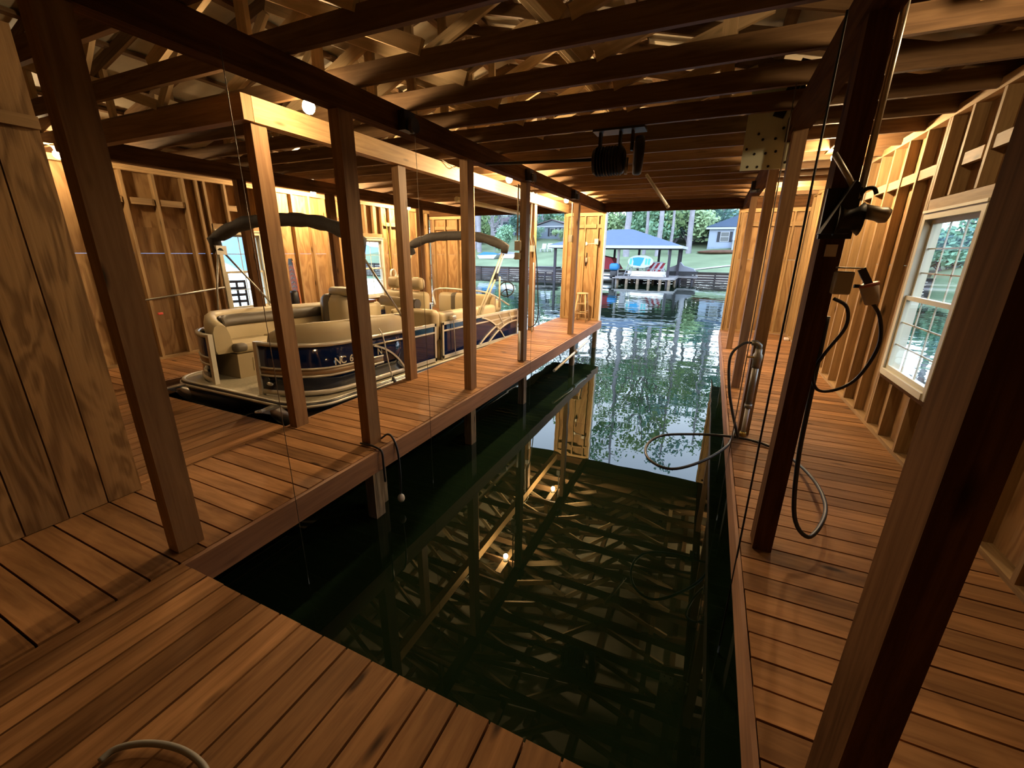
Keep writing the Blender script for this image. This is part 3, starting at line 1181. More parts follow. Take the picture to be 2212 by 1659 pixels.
for x, y in ((-5.0, -3.7), (.62, -3.7), (4.7, -3.7), (-5.0, 3.6), (-1.2, 3.6), (1.2, 3.6), (3.1, 3.6), (5.1, 3.6), (5.15, .3)):
    M().box((x - .10, y - .10, -1.4), (x + .10, y + .10, ez - .2), axis=2).build('post', GREYW if y < 0 and x == .62 else DARKW, bh)
dk = M()
dk.box((.3, -4.0, -.28), (5.3, 3.8, -.08), axis=0)
dk.box((-5.2, 2.9, -.28), (.3, 3.8, -.08), axis=0)
dk.build('dock_floor', GREYW, bh)
for x, y in ((.7, -3.7), (1.5, -3.9), (2.4, -3.9), (3.3, -3.9), (4.2, -3.9), (4.9, -3.9), (5.1, -1), (3.3, -1), (1.5, -1)):
    M().lathe([(-1.6, .13), (-.28, .12)], c=(x, y, 0), n=8).build('dock_leg', W_PILE, bh)

# boats and gear kept in the shelter
pb = empty('pontoon_boat', (-9.6, 39.4, -.1))
tag(pb, 'red-covered pontoon boat moored under the far boat shelter', 'boat')
M().box((-2.4, -1.1, .0), (2.2, 1.1, .12), axis=0).build('deck', SILVER, pb)
for s_ in (-.8, .8):
    M().lathe([(-2.6, .05), (-2.2, .3), (2.3, .3), (2.5, .12)], c=(0, s_, -.3), axis=(1, 0, 0), n=10).build('pontoon', SILVER, pb)
q = M()
q.prism([(-2.4, -1.15, .5), (-2.2, -1.15, 1.45), (-.6, -1.15, 1.85), (1.5, -1.15, 1.45), (2.2, -1.15, .5)], (0, 2.3, 0))
q.build('boat_cover', RED_C, pb)
om = empty('outboard_motor', (-7.55, 37.4, -.2))
tag(om, 'black and blue outboard motor at the front of the far boat shelter', 'motor')
M().rbox((-.38, -.5, .55), (.38, .5, 1.15), .2).build('cowling', BLUE_C, om)
M().rbox((-.30, -.4, -.1), (.30, .4, .58), .12).build('housing', BLACKP, om)
M().rbox((-.10, -.25, -.75), (.10, .25, -.05), .06).build('leg', BLACKP, om)
sup = empty('paddle_board', (-5.42, 37.15, 1.12))
tag(sup, 'white and blue paddle board hung across the far boat shelter', 'paddle board')
q = M()
n = 28
outl = [(1.02 * math.copysign(abs(math.cos(2 * math.pi * k / n)) ** .85, math.cos(2 * math.pi * k / n)), .50 * math.sin(2 * math.pi * k / n)) for k in range(n)]
q.prism([(x, 0, z) for x, z in outl], (0, .11, 0))
q.build('hull', WHITE_P, sup)
q = M()
q.prism([(-.58, -.012, -.28), (.0, -.012, -.36), (.16, -.012, -.05), (.28, -.012, .30), (-.2, -.012, .34), (-.66, -.012, .28), (-.55, -.012, 0)], (0, .01, 0))
q.build('deck_pad', BLUE_V, sup)
for x0_, x1_ in ((-.88, -.72), (.36, .5), (.58, .74)):
    q = M()
    q.prism([(x0_, -.011, -.22), (x1_, -.011, -.26), (x1_ + .06, -.011, .22), (x0_ + .04, -.011, .26)], (0, .009, 0))
    q.build('printed_band', TEAL_V, sup)
fb_ = empty('striped_float', (-4.35, 38.2, .25))
tag(fb_, 'red and white striped beach float beside the far paddle board', 'float')
q = M()
q.rbox((-.75, -.25, 0), (.75, .25, .85), .2)
q.build('tube', WHITE_P, fb_)
q = M()
for k in range(3):
    x = -.6 + k * .42
    q.prism([(x, -.26, .08), (x + .22, -.26, .08), (x + .62, -.26, .78), (x + .40, -.26, .78)], (0, .02, 0))
q.build('stripes', RED_C, fb_)
wh = empty('pontoon_boat', (-4.9, 38.6, -.08))
tag(wh, 'low silver pontoon boat behind the far paddle board', 'boat')
M().box((-1.6, -.7, .12), (1.5, .9, .42), axis=0).build('hull_side', SILVER, wh)
M().lathe([(-1.7, .06), (-1.3, .22), (1.5, .22), (1.7, .1)], c=(0, -.5, .0), axis=(1, 0, 0), n=10).build('pontoon', SILVER, wh)
M().box((-1.5, -.72, .58), (1.4, -.66, .64), axis=0).build('rail', WHITE_P, wh)
for x in (-1.45, -.4, .5, 1.35):
    M().box((x - .03, -.72, .4), (x + .03, -.66, .64), axis=2).build('rail_post', WHITE_P, wh)
lad = empty('boarding_ladder', (-6.55, 37.5, -.1))
tag(lad, 'white ladder leaning by the outboard motor at the far shelter', 'ladder')
for s_ in (-.2, .2):
    M().tube([(s_, 0, 0), (s_ + .35, .25, 1.15)], .035, 6).build('rail', WHITE_P, lad)
for k in range(4):
    M().tube([(-.2 + .08 * (k + .6), .06 * k, .2 + .26 * k), (.2 + .08 * (k + .6), .06 * k, .2 + .26 * k)], .025, 6).build('rung', WHITE_P, lad)
jk = empty('jet_ski', (-2.65, 42.0, .02))
tag(jk, 'covered jet ski parked on its drive-on dock beside the far boat shelter', 'jet ski')
q = M()
q.prism([(-1.15, -.5, .15), (-.9, -.5, .55), (-.35, -.5, .75), (.05, -.5, 1.05), (.35, -.5, .72), (1.2, -.5, .5), (1.45, -.5, .22)], (0, 1.0, 0))
q.build('cover', GREYC, jk)
q = M()
q.prism([(-1.3, -.55, .0), (-1.4, -.55, .25), (1.6, -.55, .28), (1.55, -.55, .02), (.2, -.55, -.12)], (0, 1.1, 0))
q.build('hull', BLACKP, jk)
M().box((-1.4, -.8, -.30), (1.6, .8, -.13), axis=0).build('float_dock', GREYW, jk)
for x in (-.9, .2, 1.2):
    M().lathe([(-1.4, .09), (-.3, .09)], c=(x, -.6, 0), n=8).build('dock_leg', DARKW, jk)

# swim platform left of the shelter
sp_ = empty('swim_platform', (-15.6, 41.5, 0))
tag(sp_, 'dark low dock platform on crooked legs left of the far boat shelter', 'dock')
M().box((-2.0, -1.2, -.05), (1.8, 1.2, .12), axis=0).build('platform', GREYW, sp_)
M().box((-.6, -1.3, .25), (1.7, .6, .40), axis=0).build('bench_top', DARKW, sp_)
for x, y in ((-1.7, -1.1), (-.7, -1.1), (.5, -1.1), (1.5, -1.1)):
    M().beam((x, y, -1.3), (x + .2, y, -.05), .14, .14, up=(0, 1, 0)).build('leg', DARKW, sp_)
M().box((-1.9, -1.15, -.5), (1.6, -1.05, -.36), axis=0).build('brace', DARKW, sp_)


def house(name, loc, w_, d_, h_, roof_h, mats, label, hip=False, wins=(), base=0.0, gable_x=False, rot=0):
    e = empty(name, loc, (0, 0, rot))
    tag(e, label, 'house')
    q = M()
    q.box((-w_ / 2, 0, -.6), (w_ / 2, d_, h_), axis=0)
    q.build('wall', mats[0], e)
    q = M()
    o_ = .4
    a, b, c, d = (-w_ / 2 - o_, -o_, h_), (w_ / 2 + o_, -o_, h_), (w_ / 2 + o_, d_ + o_, h_), (-w_ / 2 - o_, d_ + o_, h_)
    if hip:
        k = min(w_, d_) / 2
        r0, r1 = (-w_ / 2 + k, d_ / 2, h_ + roof_h), (w_ / 2 - k + .01, d_ / 2, h_ + roof_h)
        for f in ((a, b, r1, r0), (b, c, r1), (c, d, r0, r1), (d, a, r0)):
            q.poly(f)
    elif gable_x:
        r0, r1 = (0, -o_, h_ + roof_h), (0, d_ + o_, h_ + roof_h)
        for f in ((a, r0, r1, d), (b, c, r1, r0)):
            q.poly(f)
        g_ = M().poly([(-w_ / 2, 0, h_), (w_ / 2, 0, h_), (0, 0, h_ + roof_h * .93)])
        g_.build('gable', mats[0], e)
    else:
        r0, r1 = (-w_ / 2 - o_, d_ / 2, h_ + roof_h), (w_ / 2 + o_, d_ / 2, h_ + roof_h)
        for f in ((a, b, r1, r0), (c, d, r0, r1)):
            q.poly(f)
    rf = q.build('roof', mats[1], e)
    mo = rf.modifiers.new('thickness', 'SOLIDIFY')
    mo.thickness = .12
    M().box((-w_ / 2 - o_, -o_ - .02, h_ - .18), (w_ / 2 + o_, -o_ + .04, h_ + .04), axis=0).build('eave_trim', WHITE_P, e)
    for (x0, x1, z0, z1, sh) in wins:
        wd = M().box((x0 - .07, -.07, z0 - .07), (x1 + .07, -.01, z1 + .07)).build('window', WHITE_P, e)
        M().box((x0, -.085, z0), (x1, -.065, z1)).build('pane', DGLASS, wd)
        M().box((x0, -.095, (z0 + z1) / 2 - .03), (x1, -.08, (z0 + z1) / 2 + .03)).build('sash_bar', WHITE_P, wd)
        if sh:
            M().box((x0 - .42, -.08, z0 - .07), (x0 - .09, -.02, z1 + .07), axis=2).build('shutter', SHUTTER, wd)
            M().box((x1 + .09, -.08, z0 - .07), (x1 + .42, -.02, z1 + .07), axis=2).build('shutter', SHUTTER, wd)
    return e


hR = house('house', (3.4, 62, 2.45), 8.6, 7, 2.55, 1.75, (SIDING, SHINGLE2), 'pale blue lake house with a dark blue roof on the lawn at right', True,
           [(-2.9, -2.0, .95, 2.0, True)])
M().box((-4.32, -.06, -.6), (-1.7, -.01, .25), axis=0).build('foundation', BRICKB, hR)
pc = M()
pc.box((-1.5, -1.7, 1.0), (4.0, 0, 1.12), axis=0)
pc.build('porch_floor', WHITE_P, hR)
for x in (-1.45, .4, 2.2):
    M().box((x - .06, -1.65, -.5), (x + .06, -1.53, 2.5), axis=2).build('porch_post', WHITE_P, hR)
M().box((-1.5, -1.68, 1.75), (4.0, -1.6, 1.83), axis=0).build('porch_rail', WHITE_P, hR)
pl_ = M()
for k in range(22):
    pl_.box((-1.4 + .25 * k, -1.66, 1.1), (-1.36 + .25 * k, -1.62, 1.78), axis=2)
pl_.build('balusters', WHITE_P, hR)
M().box((-1.4, -1.5, -.5), (4.0, -1.42, .95), axis=0).build('lattice_skirt', BRICKB, hR)
tag(M().ball((0, 0, 0), 3.4, 1.6, .28, 16, 6).build('mulch_bed', STRAW, None, (1.4, 58.6, ground_z(1.4, 58.6))), 'brown mulch bed in front of the pale blue lake house', 'flower bed')
house('house', (-26.4, 74, 4.1), 6.4, 8, 2.1, 1.0, (SIDING_G, SHINGLE3), 'grey gabled house with shuttered windows seen left of the far stool wall', False,
      [(-.3, .5, .5, 1.7, True), (1.8, 2.4, .5, 1.7, True)], gable_x=True)
house('house', (-40.5, 78, 4.4), 7, 6, 3.0, 1.6, (SIDING, SHINGLE3), 'white house half hidden by trees above the far canopy', False,
      [(-2.4, -1.4, .6, 2.0, False), (.2, 1.2, .6, 2.0, False), (2.0, 2.8, .6, 2.0, False)])
house('house', (-33.5, 92, 5.2), 13, 8, 2.8, 2.2, (SIDING_G, SHINGLE3), 'low brown-roofed house behind the grey gabled house', False,
      [(-4, -3, .6, 1.8, True), (3, 4, .6, 1.8, True)])

# things on the lawn, left opening
for k, (x, y, mt, lb) in enumerate(((-27.4, 52.0, BLUE_C, 'blue-tarped skiff on the far lawn under the black canopy roll'), (-25.0, 53.0, GREYC, 'grey covered skiff on the far lawn by the canopy legs'))):
    e = empty('skiff', (x, y, ground_z(x, y)))
    tag(e, lb, 'boat', 'skiffs on the far lawn')
    q = M()
    q.prism([(-1.2, -.5, 0), (-1.5, -.5, .45), (1.5, -.5, .55), (1.0, -.5, 0)], (0, 1.0, 0))
    q.build('hull', SILVER if k else WHITE_P, e)
    q = M()
    q.prism([(-1.4, -.52, .46), (-.5, -.52, .85), (.6, -.52, .8), (1.45, -.52, .56)], (0, 1.04, 0))
    q.build('cover', mt, e)
for k, (x, y) in enumerate(((-22.0, 58.2), (-20.9, 58.0))):
    e = empty('lawn_chair', (x, y, ground_z(x, y)), (0, 0, .3 * k))
    tag(e, ('white lawn chair under the grey gabled house, left of the pair', 'white lawn chair under the grey gabled house, right of the pair')[k], 'chair', 'white lawn chairs')
    M().box((-.35, -.3, .38), (.35, .35, .46)).build('seat', WHITE_P, e)
    M().beam((0, .3, .4), (0, .62, 1.15), .62, .05, up=(0, 1, 0)).build('backrest', WHITE_P, e)
    for sx in (-.3, .3):
        for sy in (-.25, .28):
            M().box((sx - .04, sy - .04, 0), (sx + .04, sy + .04, .4), axis=2).build('leg', WHITE_P, e)

# ---------------------------------------------------------------- trees and bushes
BARK = plain('grey_bark', (0.34, 0.33, 0.36), 0.9, noise=0.4, nscale=2.0, spec=0.1)
LEAF = [plain('spring_leaves', (0.42, 0.60, 0.30), 0.8, noise=.4, nscale=.7, spec=0.15), plain('deep_green_leaves', (0.25, 0.44, 0.27), 0.8, noise=.4, nscale=.7, spec=0.15),
        plain('teal_green_needles', (0.26, 0.46, 0.40), 0.8, noise=.4, nscale=.7, spec=0.15), plain('white_blossom', (0.62, 0.70, 0.66), 0.8, noise=.2, nscale=.8, spec=0.1)]


def leaves(rng, blobs, n, size):
    m = M()
    tot = sum(b[3] ** 2 for b in blobs)
    for (x, y, z, r_) in blobs:
        for _ in range(int(n * r_ * r_ / tot)):
            d = Vector((rng.gauss(0, 1), rng.gauss(0, 1), rng.gauss(0, 1))).normalized() * r_ * rng.uniform(.25, 1) 
            d.z *= .75
            c = Vector((x, y, z)) + d
            a = Vector((rng.gauss(0, 1), rng.gauss(0, 1), rng.gauss(0, .6))).normalized()
            b = a.orthogonal().normalized()
            s_ = size * rng.uniform(.6, 1.3)
            o = len(m.v)
            m.v += [c + a * s_, c + b * s_ * .6, c - a * s_, c - b * s_ * .6]
            m.quad((o, o + 1, o + 2, o + 3), ((0, 0), (1, 0), (1, 1), (0, 1)))
    return m


def make_tree(kind, seed, hgt, name, leaf):
    rng = random.Random(seed)
    e = empty(name)
    t = M()
    lean = rng.uniform(-.03, .03)
    top = hgt * (.93 if kind == 'pine' else .75)
    t.tube([(lean * z * .5 + .08 * math.sin(z * .7 + seed), .05 * math.sin(z + seed), z) for z in [top * k / 8 for k in range(-1, 9)]], [.30 * hgt / 20 * (1.06 - .085 * k) for k in range(0, 10)], 7)
    blobs = []
    if kind == 'pine':
        nb = 13
        for k in range(nb):
            z = hgt * (.52 + .46 * k / nb)
            a = rng.uniform(0, 6.28)
            l_ = hgt * .12 * (1.15 - .7 * k / nb)
            p = Vector((math.cos(a) * l_, math.sin(a) * l_, z + l_ * .25))
            t.tube([(lean * z * .5, 0, z - .3), p], [.06, .02], 4, caps=False)
            blobs.append((p.x, p.y, p.z, l_ * .75))
        blobs.append((lean * hgt * .5, 0, hgt * .97, hgt * .05))
        lv = leaves(rng, blobs, 1000, .24)
    elif kind == 'hard':
        for k in range(15):
            z = hgt * rng.uniform(.34, .72)
            a = rng.uniform(0, 6.28)
            l_ = hgt * rng.uniform(.10, .24)
            p = Vector((math.cos(a) * l_, math.sin(a) * l_, z + hgt * rng.uniform(.08, .24)))
            t.tube([(lean * z * .5, 0, z), (p.x * .5, p.y * .5, (z + p.z) / 2 - .2), p], [.11, .07, .03], 5, caps=False)
            q = p + Vector((rng.uniform(-1, 1), rng.uniform(-1, 1), rng.uniform(.5, 2)))
            t.tube([p * .8 + Vector((0, 0, z * .2)), q], [.05, .015], 4, caps=False)
            blobs.append((q.x, q.y, q.z, hgt * .085))
        lv = leaves(rng, blobs, 1250, .21)
    else:
        for k in range(9):
            a = rng.uniform(0, 6.28)
            l_ = hgt * rng.uniform(.1, .5)
            p = Vector((math.cos(a) * l_, math.sin(a) * l_, hgt * rng.uniform(.25, .85)))
            t.tube([(0, 0, 0), p], [.06, .015], 4, caps=False)
            blobs.append((p.x, p.y, p.z, hgt * .3))
        lv = leaves(rng, blobs, 1500, .16 + hgt * .012)
    t.build('trunk', BARK, e)
    lv.build('foliage', LEAF[leaf], e)
    return e


rng = random.Random(11)
protos = {('pine', 0): make_tree('pine', 1, 24, 'pine_tree', 2), ('pine', 1): make_tree('pine', 2, 26, 'pine_tree', 1),
          ('hard', 0): make_tree('hard', 3, 19, 'broadleaf_tree', 0), ('hard', 1): make_tree('hard', 4, 21, 'broadleaf_tree', 0), ('hard', 2): make_tree('hard', 5, 20, 'broadleaf_tree', 1),
          ('bush', 0): make_tree('bush', 6, 4.0, 'bush', 0), ('bush', 1): make_tree('bush', 7, 5.0, 'bush', 1), ('bush', 2): make_tree('bush', 8, 4.5, 'bush', 2)}
used = set()
KN = {'pine': ('tall bare-trunked pine', 'tree'), 'hard': ('spreading spring-leaved tree', 'tree'), 'bush': ('leafy green bush', 'bush')}
GR = {'pine': 'pines in the wood behind the far bank', 'hard': 'broadleaf trees behind the far bank', 'bush': 'bushes at the foot of the far wood'}


def plant(kind, v, x, y, s, label, rot=None, sink=.15):
    p = protos[(kind, v)]
    if (kind, v) in used:
        o = copy_tree(p)
    else:
        o = p
        used.add((kind, v))
    z = ground_z(x, y) if x < 15.5 or y > 45.2 else .1 + 6 * math.sqrt(max(0, (x - 16) / 60))
    o.location = (x, y, z - sink)
    o.scale = (s, s, s * rng.uniform(.92, 1.08))
    o.rotation_euler = (0, 0, rng.uniform(0, 6.28) if rot is None else rot)
    tag(o, label, KN[kind][1], GR[kind])
    return o


tree_list = []
for i in range(36):           # the wood behind the bank, front to back
    row = i % 4
    x = -46 + 50 * ((i * 0.618) % 1.0) + rng.uniform(-1, 1)
    y = (57, 64, 71, 80)[row] + rng.uniform(-2, 2)
    if -2.5 < x < 9 and 55 < y < 73:
        y += 16
    if -30.5 < x < -22.5 and y < 80:
        x -= 9
    kind = ('pine', 'hard', 'hard', 'pine', 'hard')[i % 5]
    v = i % 2 if kind == 'pine' else i % 3
    tree_list.append((kind, v, x, y, rng.uniform(.75, 1.08)))
tree_list += [('pine', 0, -3.0, 59, 1.0), ('pine', 1, -9.9, 55, 1.05), ('hard', 1, -6.3, 56.5, 1.1), ('hard', 0, 9.5, 61, .9), ('pine', 1, 1.2, 76, 1.1), ('hard', 2, 6, 78, 1.1)]
tree_list.sort(key=lambda t: t[2])
for i, (kind, v, x, y, s) in enumerate(tree_list):
    side = 'left of the shelter' if x < -13.5 else ('behind the shelter' if x < -2 else 'by the pale blue house')
    plant(kind, v, x, y, s, '%s %s, %s in the wood counted from the left' % (KN[kind][0], side, ordn(i)))
bl = []
for i in range(30):
    x = -44 + 52 * ((i * .382) % 1.0)
    y = rng.uniform(64, 78)
    if -2.5 < x < 9:
        y = rng.uniform(72, 80)
    if -31 < x < -21:
        y = rng.uniform(81, 86)
    bl.append((i % 3, x, y, rng.uniform(.8, 1.5)))
bl += [(0, -3.4, 66, 1.5), (0, -5.5, 67, 1.6), (1, -7.5, 66, 1.3), (2, -1.8, 70, 1.5)]
bl.sort(key=lambda t: t[1])
for i, (v, x, y, s) in enumerate(bl):
    plant('bush', v, x, y, s, 'leafy bush at the foot of the far wood, %s from the left' % ordn(i))
dog = make_tree('hard', 21, 5.6, 'flowering_tree', 3)
dog.location = (-29.6, 58, ground_z(-29.6, 58))
tag(dog, 'pale blossoming tree on the far lawn above the skiffs', 'tree')
mg = make_tree('bush', 22, 3.8, 'round_tree', 1)
mg.location = (-26.8, 55.5, ground_z(-26.8, 55.5))
mg.scale = (.8, .8, 1)
tag(mg, 'small round green tree on the far lawn under the blossoming tree', 'tree')
for i, (x, y, s) in enumerate(((-24.2, 71.5, .5), (-28.6, 71.5, .55))):
    o_ = copy_tree(protos[('bush', i)])
    o_.location = (x, y, ground_z(x, y))
    o_.scale = (s, s, s)
    tag(o_, ('green shrub right of the grey gabled house', 'green shrub left of the grey gabled house')[i], 'bush')
rt = [('hard', 0, 20, 30, .7), ('pine', 0, 24, 36, .8), ('hard', 1, 27, 22, .8), ('bush', 1, 19, 24, 1.2), ('hard', 2, 30, 30, .9), ('bush', 2, 22, 18, 1.2), ('pine', 1, 33, 16, .9), ('hard', 0, 26, 12, .8), ('bush', 0, 20, 33, 1.3), ('pine', 0, 36, 26, 1.0), ('hard', 1, 22, 41, .8), ('bush', 1, 24, 28, 1.5),
      ('hard', 1, 18.5, 48.5, .85), ('hard', 2, 22.5, 49.5, .9), ('pine', 1, 25.5, 52, .9), ('hard', 2, 20.5, 53.5, .9), ('hard', 0, 24.5, 57, .95), ('pine', 0, 28.5, 56, 1.0), ('hard', 2, 28, 62, 1.0),
      ('bush', 1, 17.5, 46.8, 1.1), ('bush', 2, 20.5, 47.2, 1.2), ('bush', 1, 23.0, 47.6, 1.3), ('bush', 2, 25.8, 48.5, 1.4), ('bush', 1, 28.5, 51, 1.6), ('bush', 2, 15.6, 48.5, 1.1)]
for i, (kind, v, x, y, s) in enumerate(rt):
    plant(kind, v, x, y, s, '%s outside the right windows, %s on the side bank' % (KN[kind][0], ordn(i)))
    bpy.context.view_layer.update()

# ---------------------------------------------------------------- the pontoon boat (local: x across, y from the bow aft, z from the deck)
NAVY = plain('navy_gelcoat', (0.001, 0.010, 0.058), 0.08, spec=0.55)
TAN = plain('tan_vinyl', (0.52, 0.42, 0.25), 0.5, noise=0.06, nscale=9)
TAN2 = plain('dark_tan_vinyl', (0.40, 0.31, 0.18), 0.5, noise=0.06, nscale=9)
TAUPE = plain('taupe_vinyl', (0.115, 0.095, 0.07), 0.5, noise=0.1)
CARPET = plain('woven_deck_vinyl', (0.44, 0.38, 0.26), 0.8, noise=0.25, nscale=30, bump=.2)
RAILM = plain('champagne_aluminium', (0.80, 0.75, 0.62), 0.34, metal=0.25)
BRONZE = plain('bronze_panel', (0.36, 0.25, 0.14), 0.35, metal=0.3)
PONTM = plain('raw_aluminium', (0.46, 0.45, 0.42), 0.36, metal=0.85, noise=.15)
BOOT = plain('black_canvas', (0.030, 0.026, 0.024), 0.75, noise=0.3, nscale=12, bump=.6)
LETTER = plain('cream_lettering', (0.80, 0.75, 0.60), 0.5)
CREAM_TUBE = plain('cream_frame_tube', (0.78, 0.70, 0.50), 0.35)
WINDSH = glass_mat('smoked_windscreen', (.55, .6, .65))
CONSOLE_D = plain('dark_console_wood', (0.09, 0.025, 0.012), 0.2)

boat = empty('pontoon_boat', (-5.09, 2.95, .055), (-0.036, 0, 0))
tag(boat, 'navy and tan pontoon boat with rolled black canopies in the left slip', 'boat')
HW, BL = 1.28, 5.95


def rounded(hw, l, r, inset=0.0):
    p = []
    for k in range(9):
        a = math.pi / 2 * k / 8
        p.append((hw - r + (r - inset) * math.sin(a), r - (r - inset) * math.cos(a)))
    p.append((hw - inset, l - inset))
    q = [(-x, y) for x, y in reversed(p)]
    return p + q


oz = rounded(HW, BL, .42)
M().prism([(x, y, -.03) for x, y in rounded(HW, BL, .42, .02)], (0, 0, .035)).build('deck', CARPET, boat)
loop = oz + [oz[0]]
q = M()
q.sweep([(x, y) for x, y in loop], [(.0, -.10), (.018, -.095), (.03, -.06), (.03, -.03), (.012, .0), (-.02, .008), (-.02, -.10)], caps=False)
q.build('deck_trim', BLACKP, boat)
q = M()
q.sweep([(x, y) for x, y in loop], [(.024, -.052), (.036, -.05), (.038, -.036), (.034, -.022), (.022, -.02)], caps=False)
q.sweep([(x, y) for x, y in loop], [(-.03, .004), (.012, .002), (.012, .010), (-.03, .012)], caps=False)
q.build('rub_rail', RAILM, boat)
q = M()
for k in range(9):
    y = .5 + k * .62
    q.box((-1.18, y - .03, -.17), (1.18, y + .03, -.10), axis=0)
q.build('cross_members', BLACKP, boat)
for s_ in (-1, 1):
    q = M()
    x = s_ * .88
    pts = [(x, -.14, -.03), (x, -.10, -.06), (x, 0.0, -.13), (x, .25, -.24), (x, .6, -.34), (x, 1.0, -.40), (x, 3, -.42), (x, 5.7, -.42), (x, 5.95, -.42)]
    q.tube(pts, [.012, .06, .11, .20, .28, .31, .315, .315, .22], 16)
    po = q.build('pontoon', PONTM, boat)
    q = M()
    q.prism([(x - .035, -.26, -.045), (x + .035, -.26, -.045), (x + .06, -.05, -.03), (x - .06, -.05, -.03)], (0, 0, .014))
    q.tube([(x + .035 * math.cos(a), -.26 + .035 * math.sin(a), -.03) for a in [2 * math.pi * k / 12 for k in range(13)]], .010, 6, caps=False)
    q.prism([(x - .006, -.24, -.05), (x - .006, .2, -.26), (x - .006, .2, -.05)], (.012, 0, 0))
    q.build('nose_ring', PONTM, po)

# fence path, starboard seen from the camera's right (x > 0)
bowp = [(.44, .10), (.60, .115), (.76, .16), (.92, .235), (1.05, .34), (1.14, .48), (1.18, .66), (1.19, .85)]
sideA = bowp + [(1.19, 1.2), (1.19, 1.6), (1.19, 1.93)]
sideL = bowp + [(1.19, 1.6), (1.19, 3.0), (1.19, 4.5), (1.19, 5.85)]
ZB, ZT_ = .055, .615


def fence(path, end_y, parent_name, mirror, stripe_to):
    def fin(m):
        return m.mirror_x() if mirror else m
    f_ = fin(M().sweep(path, [(0, ZB), (0, ZT_), (-.022, ZT_), (-.022, ZB)], smooth=True)).build(parent_name, NAVY, boat)
    fin(M().sweep(path, [(.014, ZT_ - .02), (.014, ZT_ + .022), (-.03, ZT_ + .022), (-.03, ZT_ - .02)])).build('top_rail', RAILM, f_)
    fin(M().sweep(path, [(.014, ZB - .03), (.014, ZB + .025), (-.03, ZB + .025), (-.03, ZB - .03)])).build('bottom_rail', RAILM, f_)
    sp = [p for p in path if p[1] <= stripe_to]
    if sp[-1][1] < stripe_to:
        sp.append((1.19, stripe_to))
    fin(M().sweep(sp, [(.005, .245), (.005, .335), (-.004, .335), (-.004, .245)])).build('bronze_band', BRONZE, f_)
    q_ = M()
    for z in (.238, .328):
        q_.sweep(sp, [(.014, z), (.014, z + .022), (-.003, z + .022), (-.003, z)])
    fin(q_).build('stripe', RAILM, f_)
    x, y = path[0]
    fin(M().box((x - .028, y - .02, 0), (x + .028, y + .035, ZT_ + .022), axis=2)).build('end_post', RAILM, f_)
    x, y = path[-1]
    fin(M().box((x - .028, y - .04, 0), (x + .012, y, ZT_ + .022), axis=2)).build('end_post', RAILM, f_)
    # docking light in the lower bow corner
    lt = M()
    lt.ball((.60, .098, .155), .055, .02, .022, 10, 6)
    fin(lt).build('docking_light', SILVER, f_)
    return f_


fenR = fence(sideA, 1.93, 'bow_fence', False, 1.35)
fenL = fence(sideL, 5.85, 'bow_fence', True, 5.8)


def arc_strip(m, p0, p1, bulge, w_, x=1.204, n=14, th=.014):
    """bowed flat strip on the outer face of the starboard fence, in the (y, z) plane."""
    a, b = Vector((p0[0], p0[1])), Vector((p1[0], p1[1]))
    d = b - a
    nr = Vector((-d.y, d.x)).normalized()
    pts = []
    for k in range(n + 1):
        t = k / n
        c = a + d * t + nr * (bulge * 4 * t * (1 - t))
        pts.append(c)
    for k in range(n):
        m.beam((x, pts[k].x, pts[k].y), (x, pts[k + 1].x, pts[k + 1].y), w_, th, up=(1, 0, 0))


q = M()
arc_strip(q, (1.18, .50), (1.80, .06), .07, .026)
q.build('swoosh_strip', RAILM, fenR)
q = M()
q.sweep([(1.19, 1.15), (1.19, 1.92)], [(.012, .50), (.012, .52), (-.003, .52), (-.003, .50)])
q.build('upper_stripe', RAILM, fenR)


def panel(y0, y1, name):
    q = M()
    q.box((1.168, y0, ZB), (1.19, y1, ZT_), axis=1)
    p = q.build(name, NAVY, boat)
    M().box((1.16, y0, ZT_ - .02), (1.204, y1, ZT_ + .022), axis=1).build('top_rail', RAILM, p)
    M().box((1.16, y0, ZB - .03), (1.204, y1, ZB + .025), axis=1).build('bottom_rail', RAILM, p)
    M().box((1.16, y0, ZB - .05), (1.204, y0 + .04, ZT_ + .022), axis=2).build('end_post', RAILM, p)
    M().box((1.16, y1 - .04, ZB - .05), (1.204, y1, ZT_ + .022), axis=2).build('end_post', RAILM, p)
    M().box((1.188, y0, .485), (1.202, y1, .508), axis=1).build('stripe', RAILM, p)
    return p


gate = panel(2.00, 2.60, 'side_gate')
rear = panel(2.78, 5.85, 'rear_fence')
q = M()
q.prism([(1.193, 4.20, .605), (1.193, 5.83, .605), (1.193, 5.83, .46), (1.193, 5.45, .41), (1.193, 5.05, .33), (1.193, 4.82, .28), (1.193, 4.6, .45)], (.008, 0, 0))
q.build('tan_insert', TAN2, rear)
q = M()
arc_strip(q, (4.12, .59), (5.15, .07), .09, .03)
arc_strip(q, (4.05, .08), (5.84, .47), .13, .03)
arc_strip(q, (4.42, .06), (5.84, .385), .11, .03)
for y0_, y1_ in ((4.85, 5.08), (5.35, 5.5)):
    q.beam((1.204, y0_, .60), (1.204, y1_, .36 + (y1_ - 5) * .1), .022, .014, up=(1, 0, 0))
q.build('arc_strips', RAILM, rear)

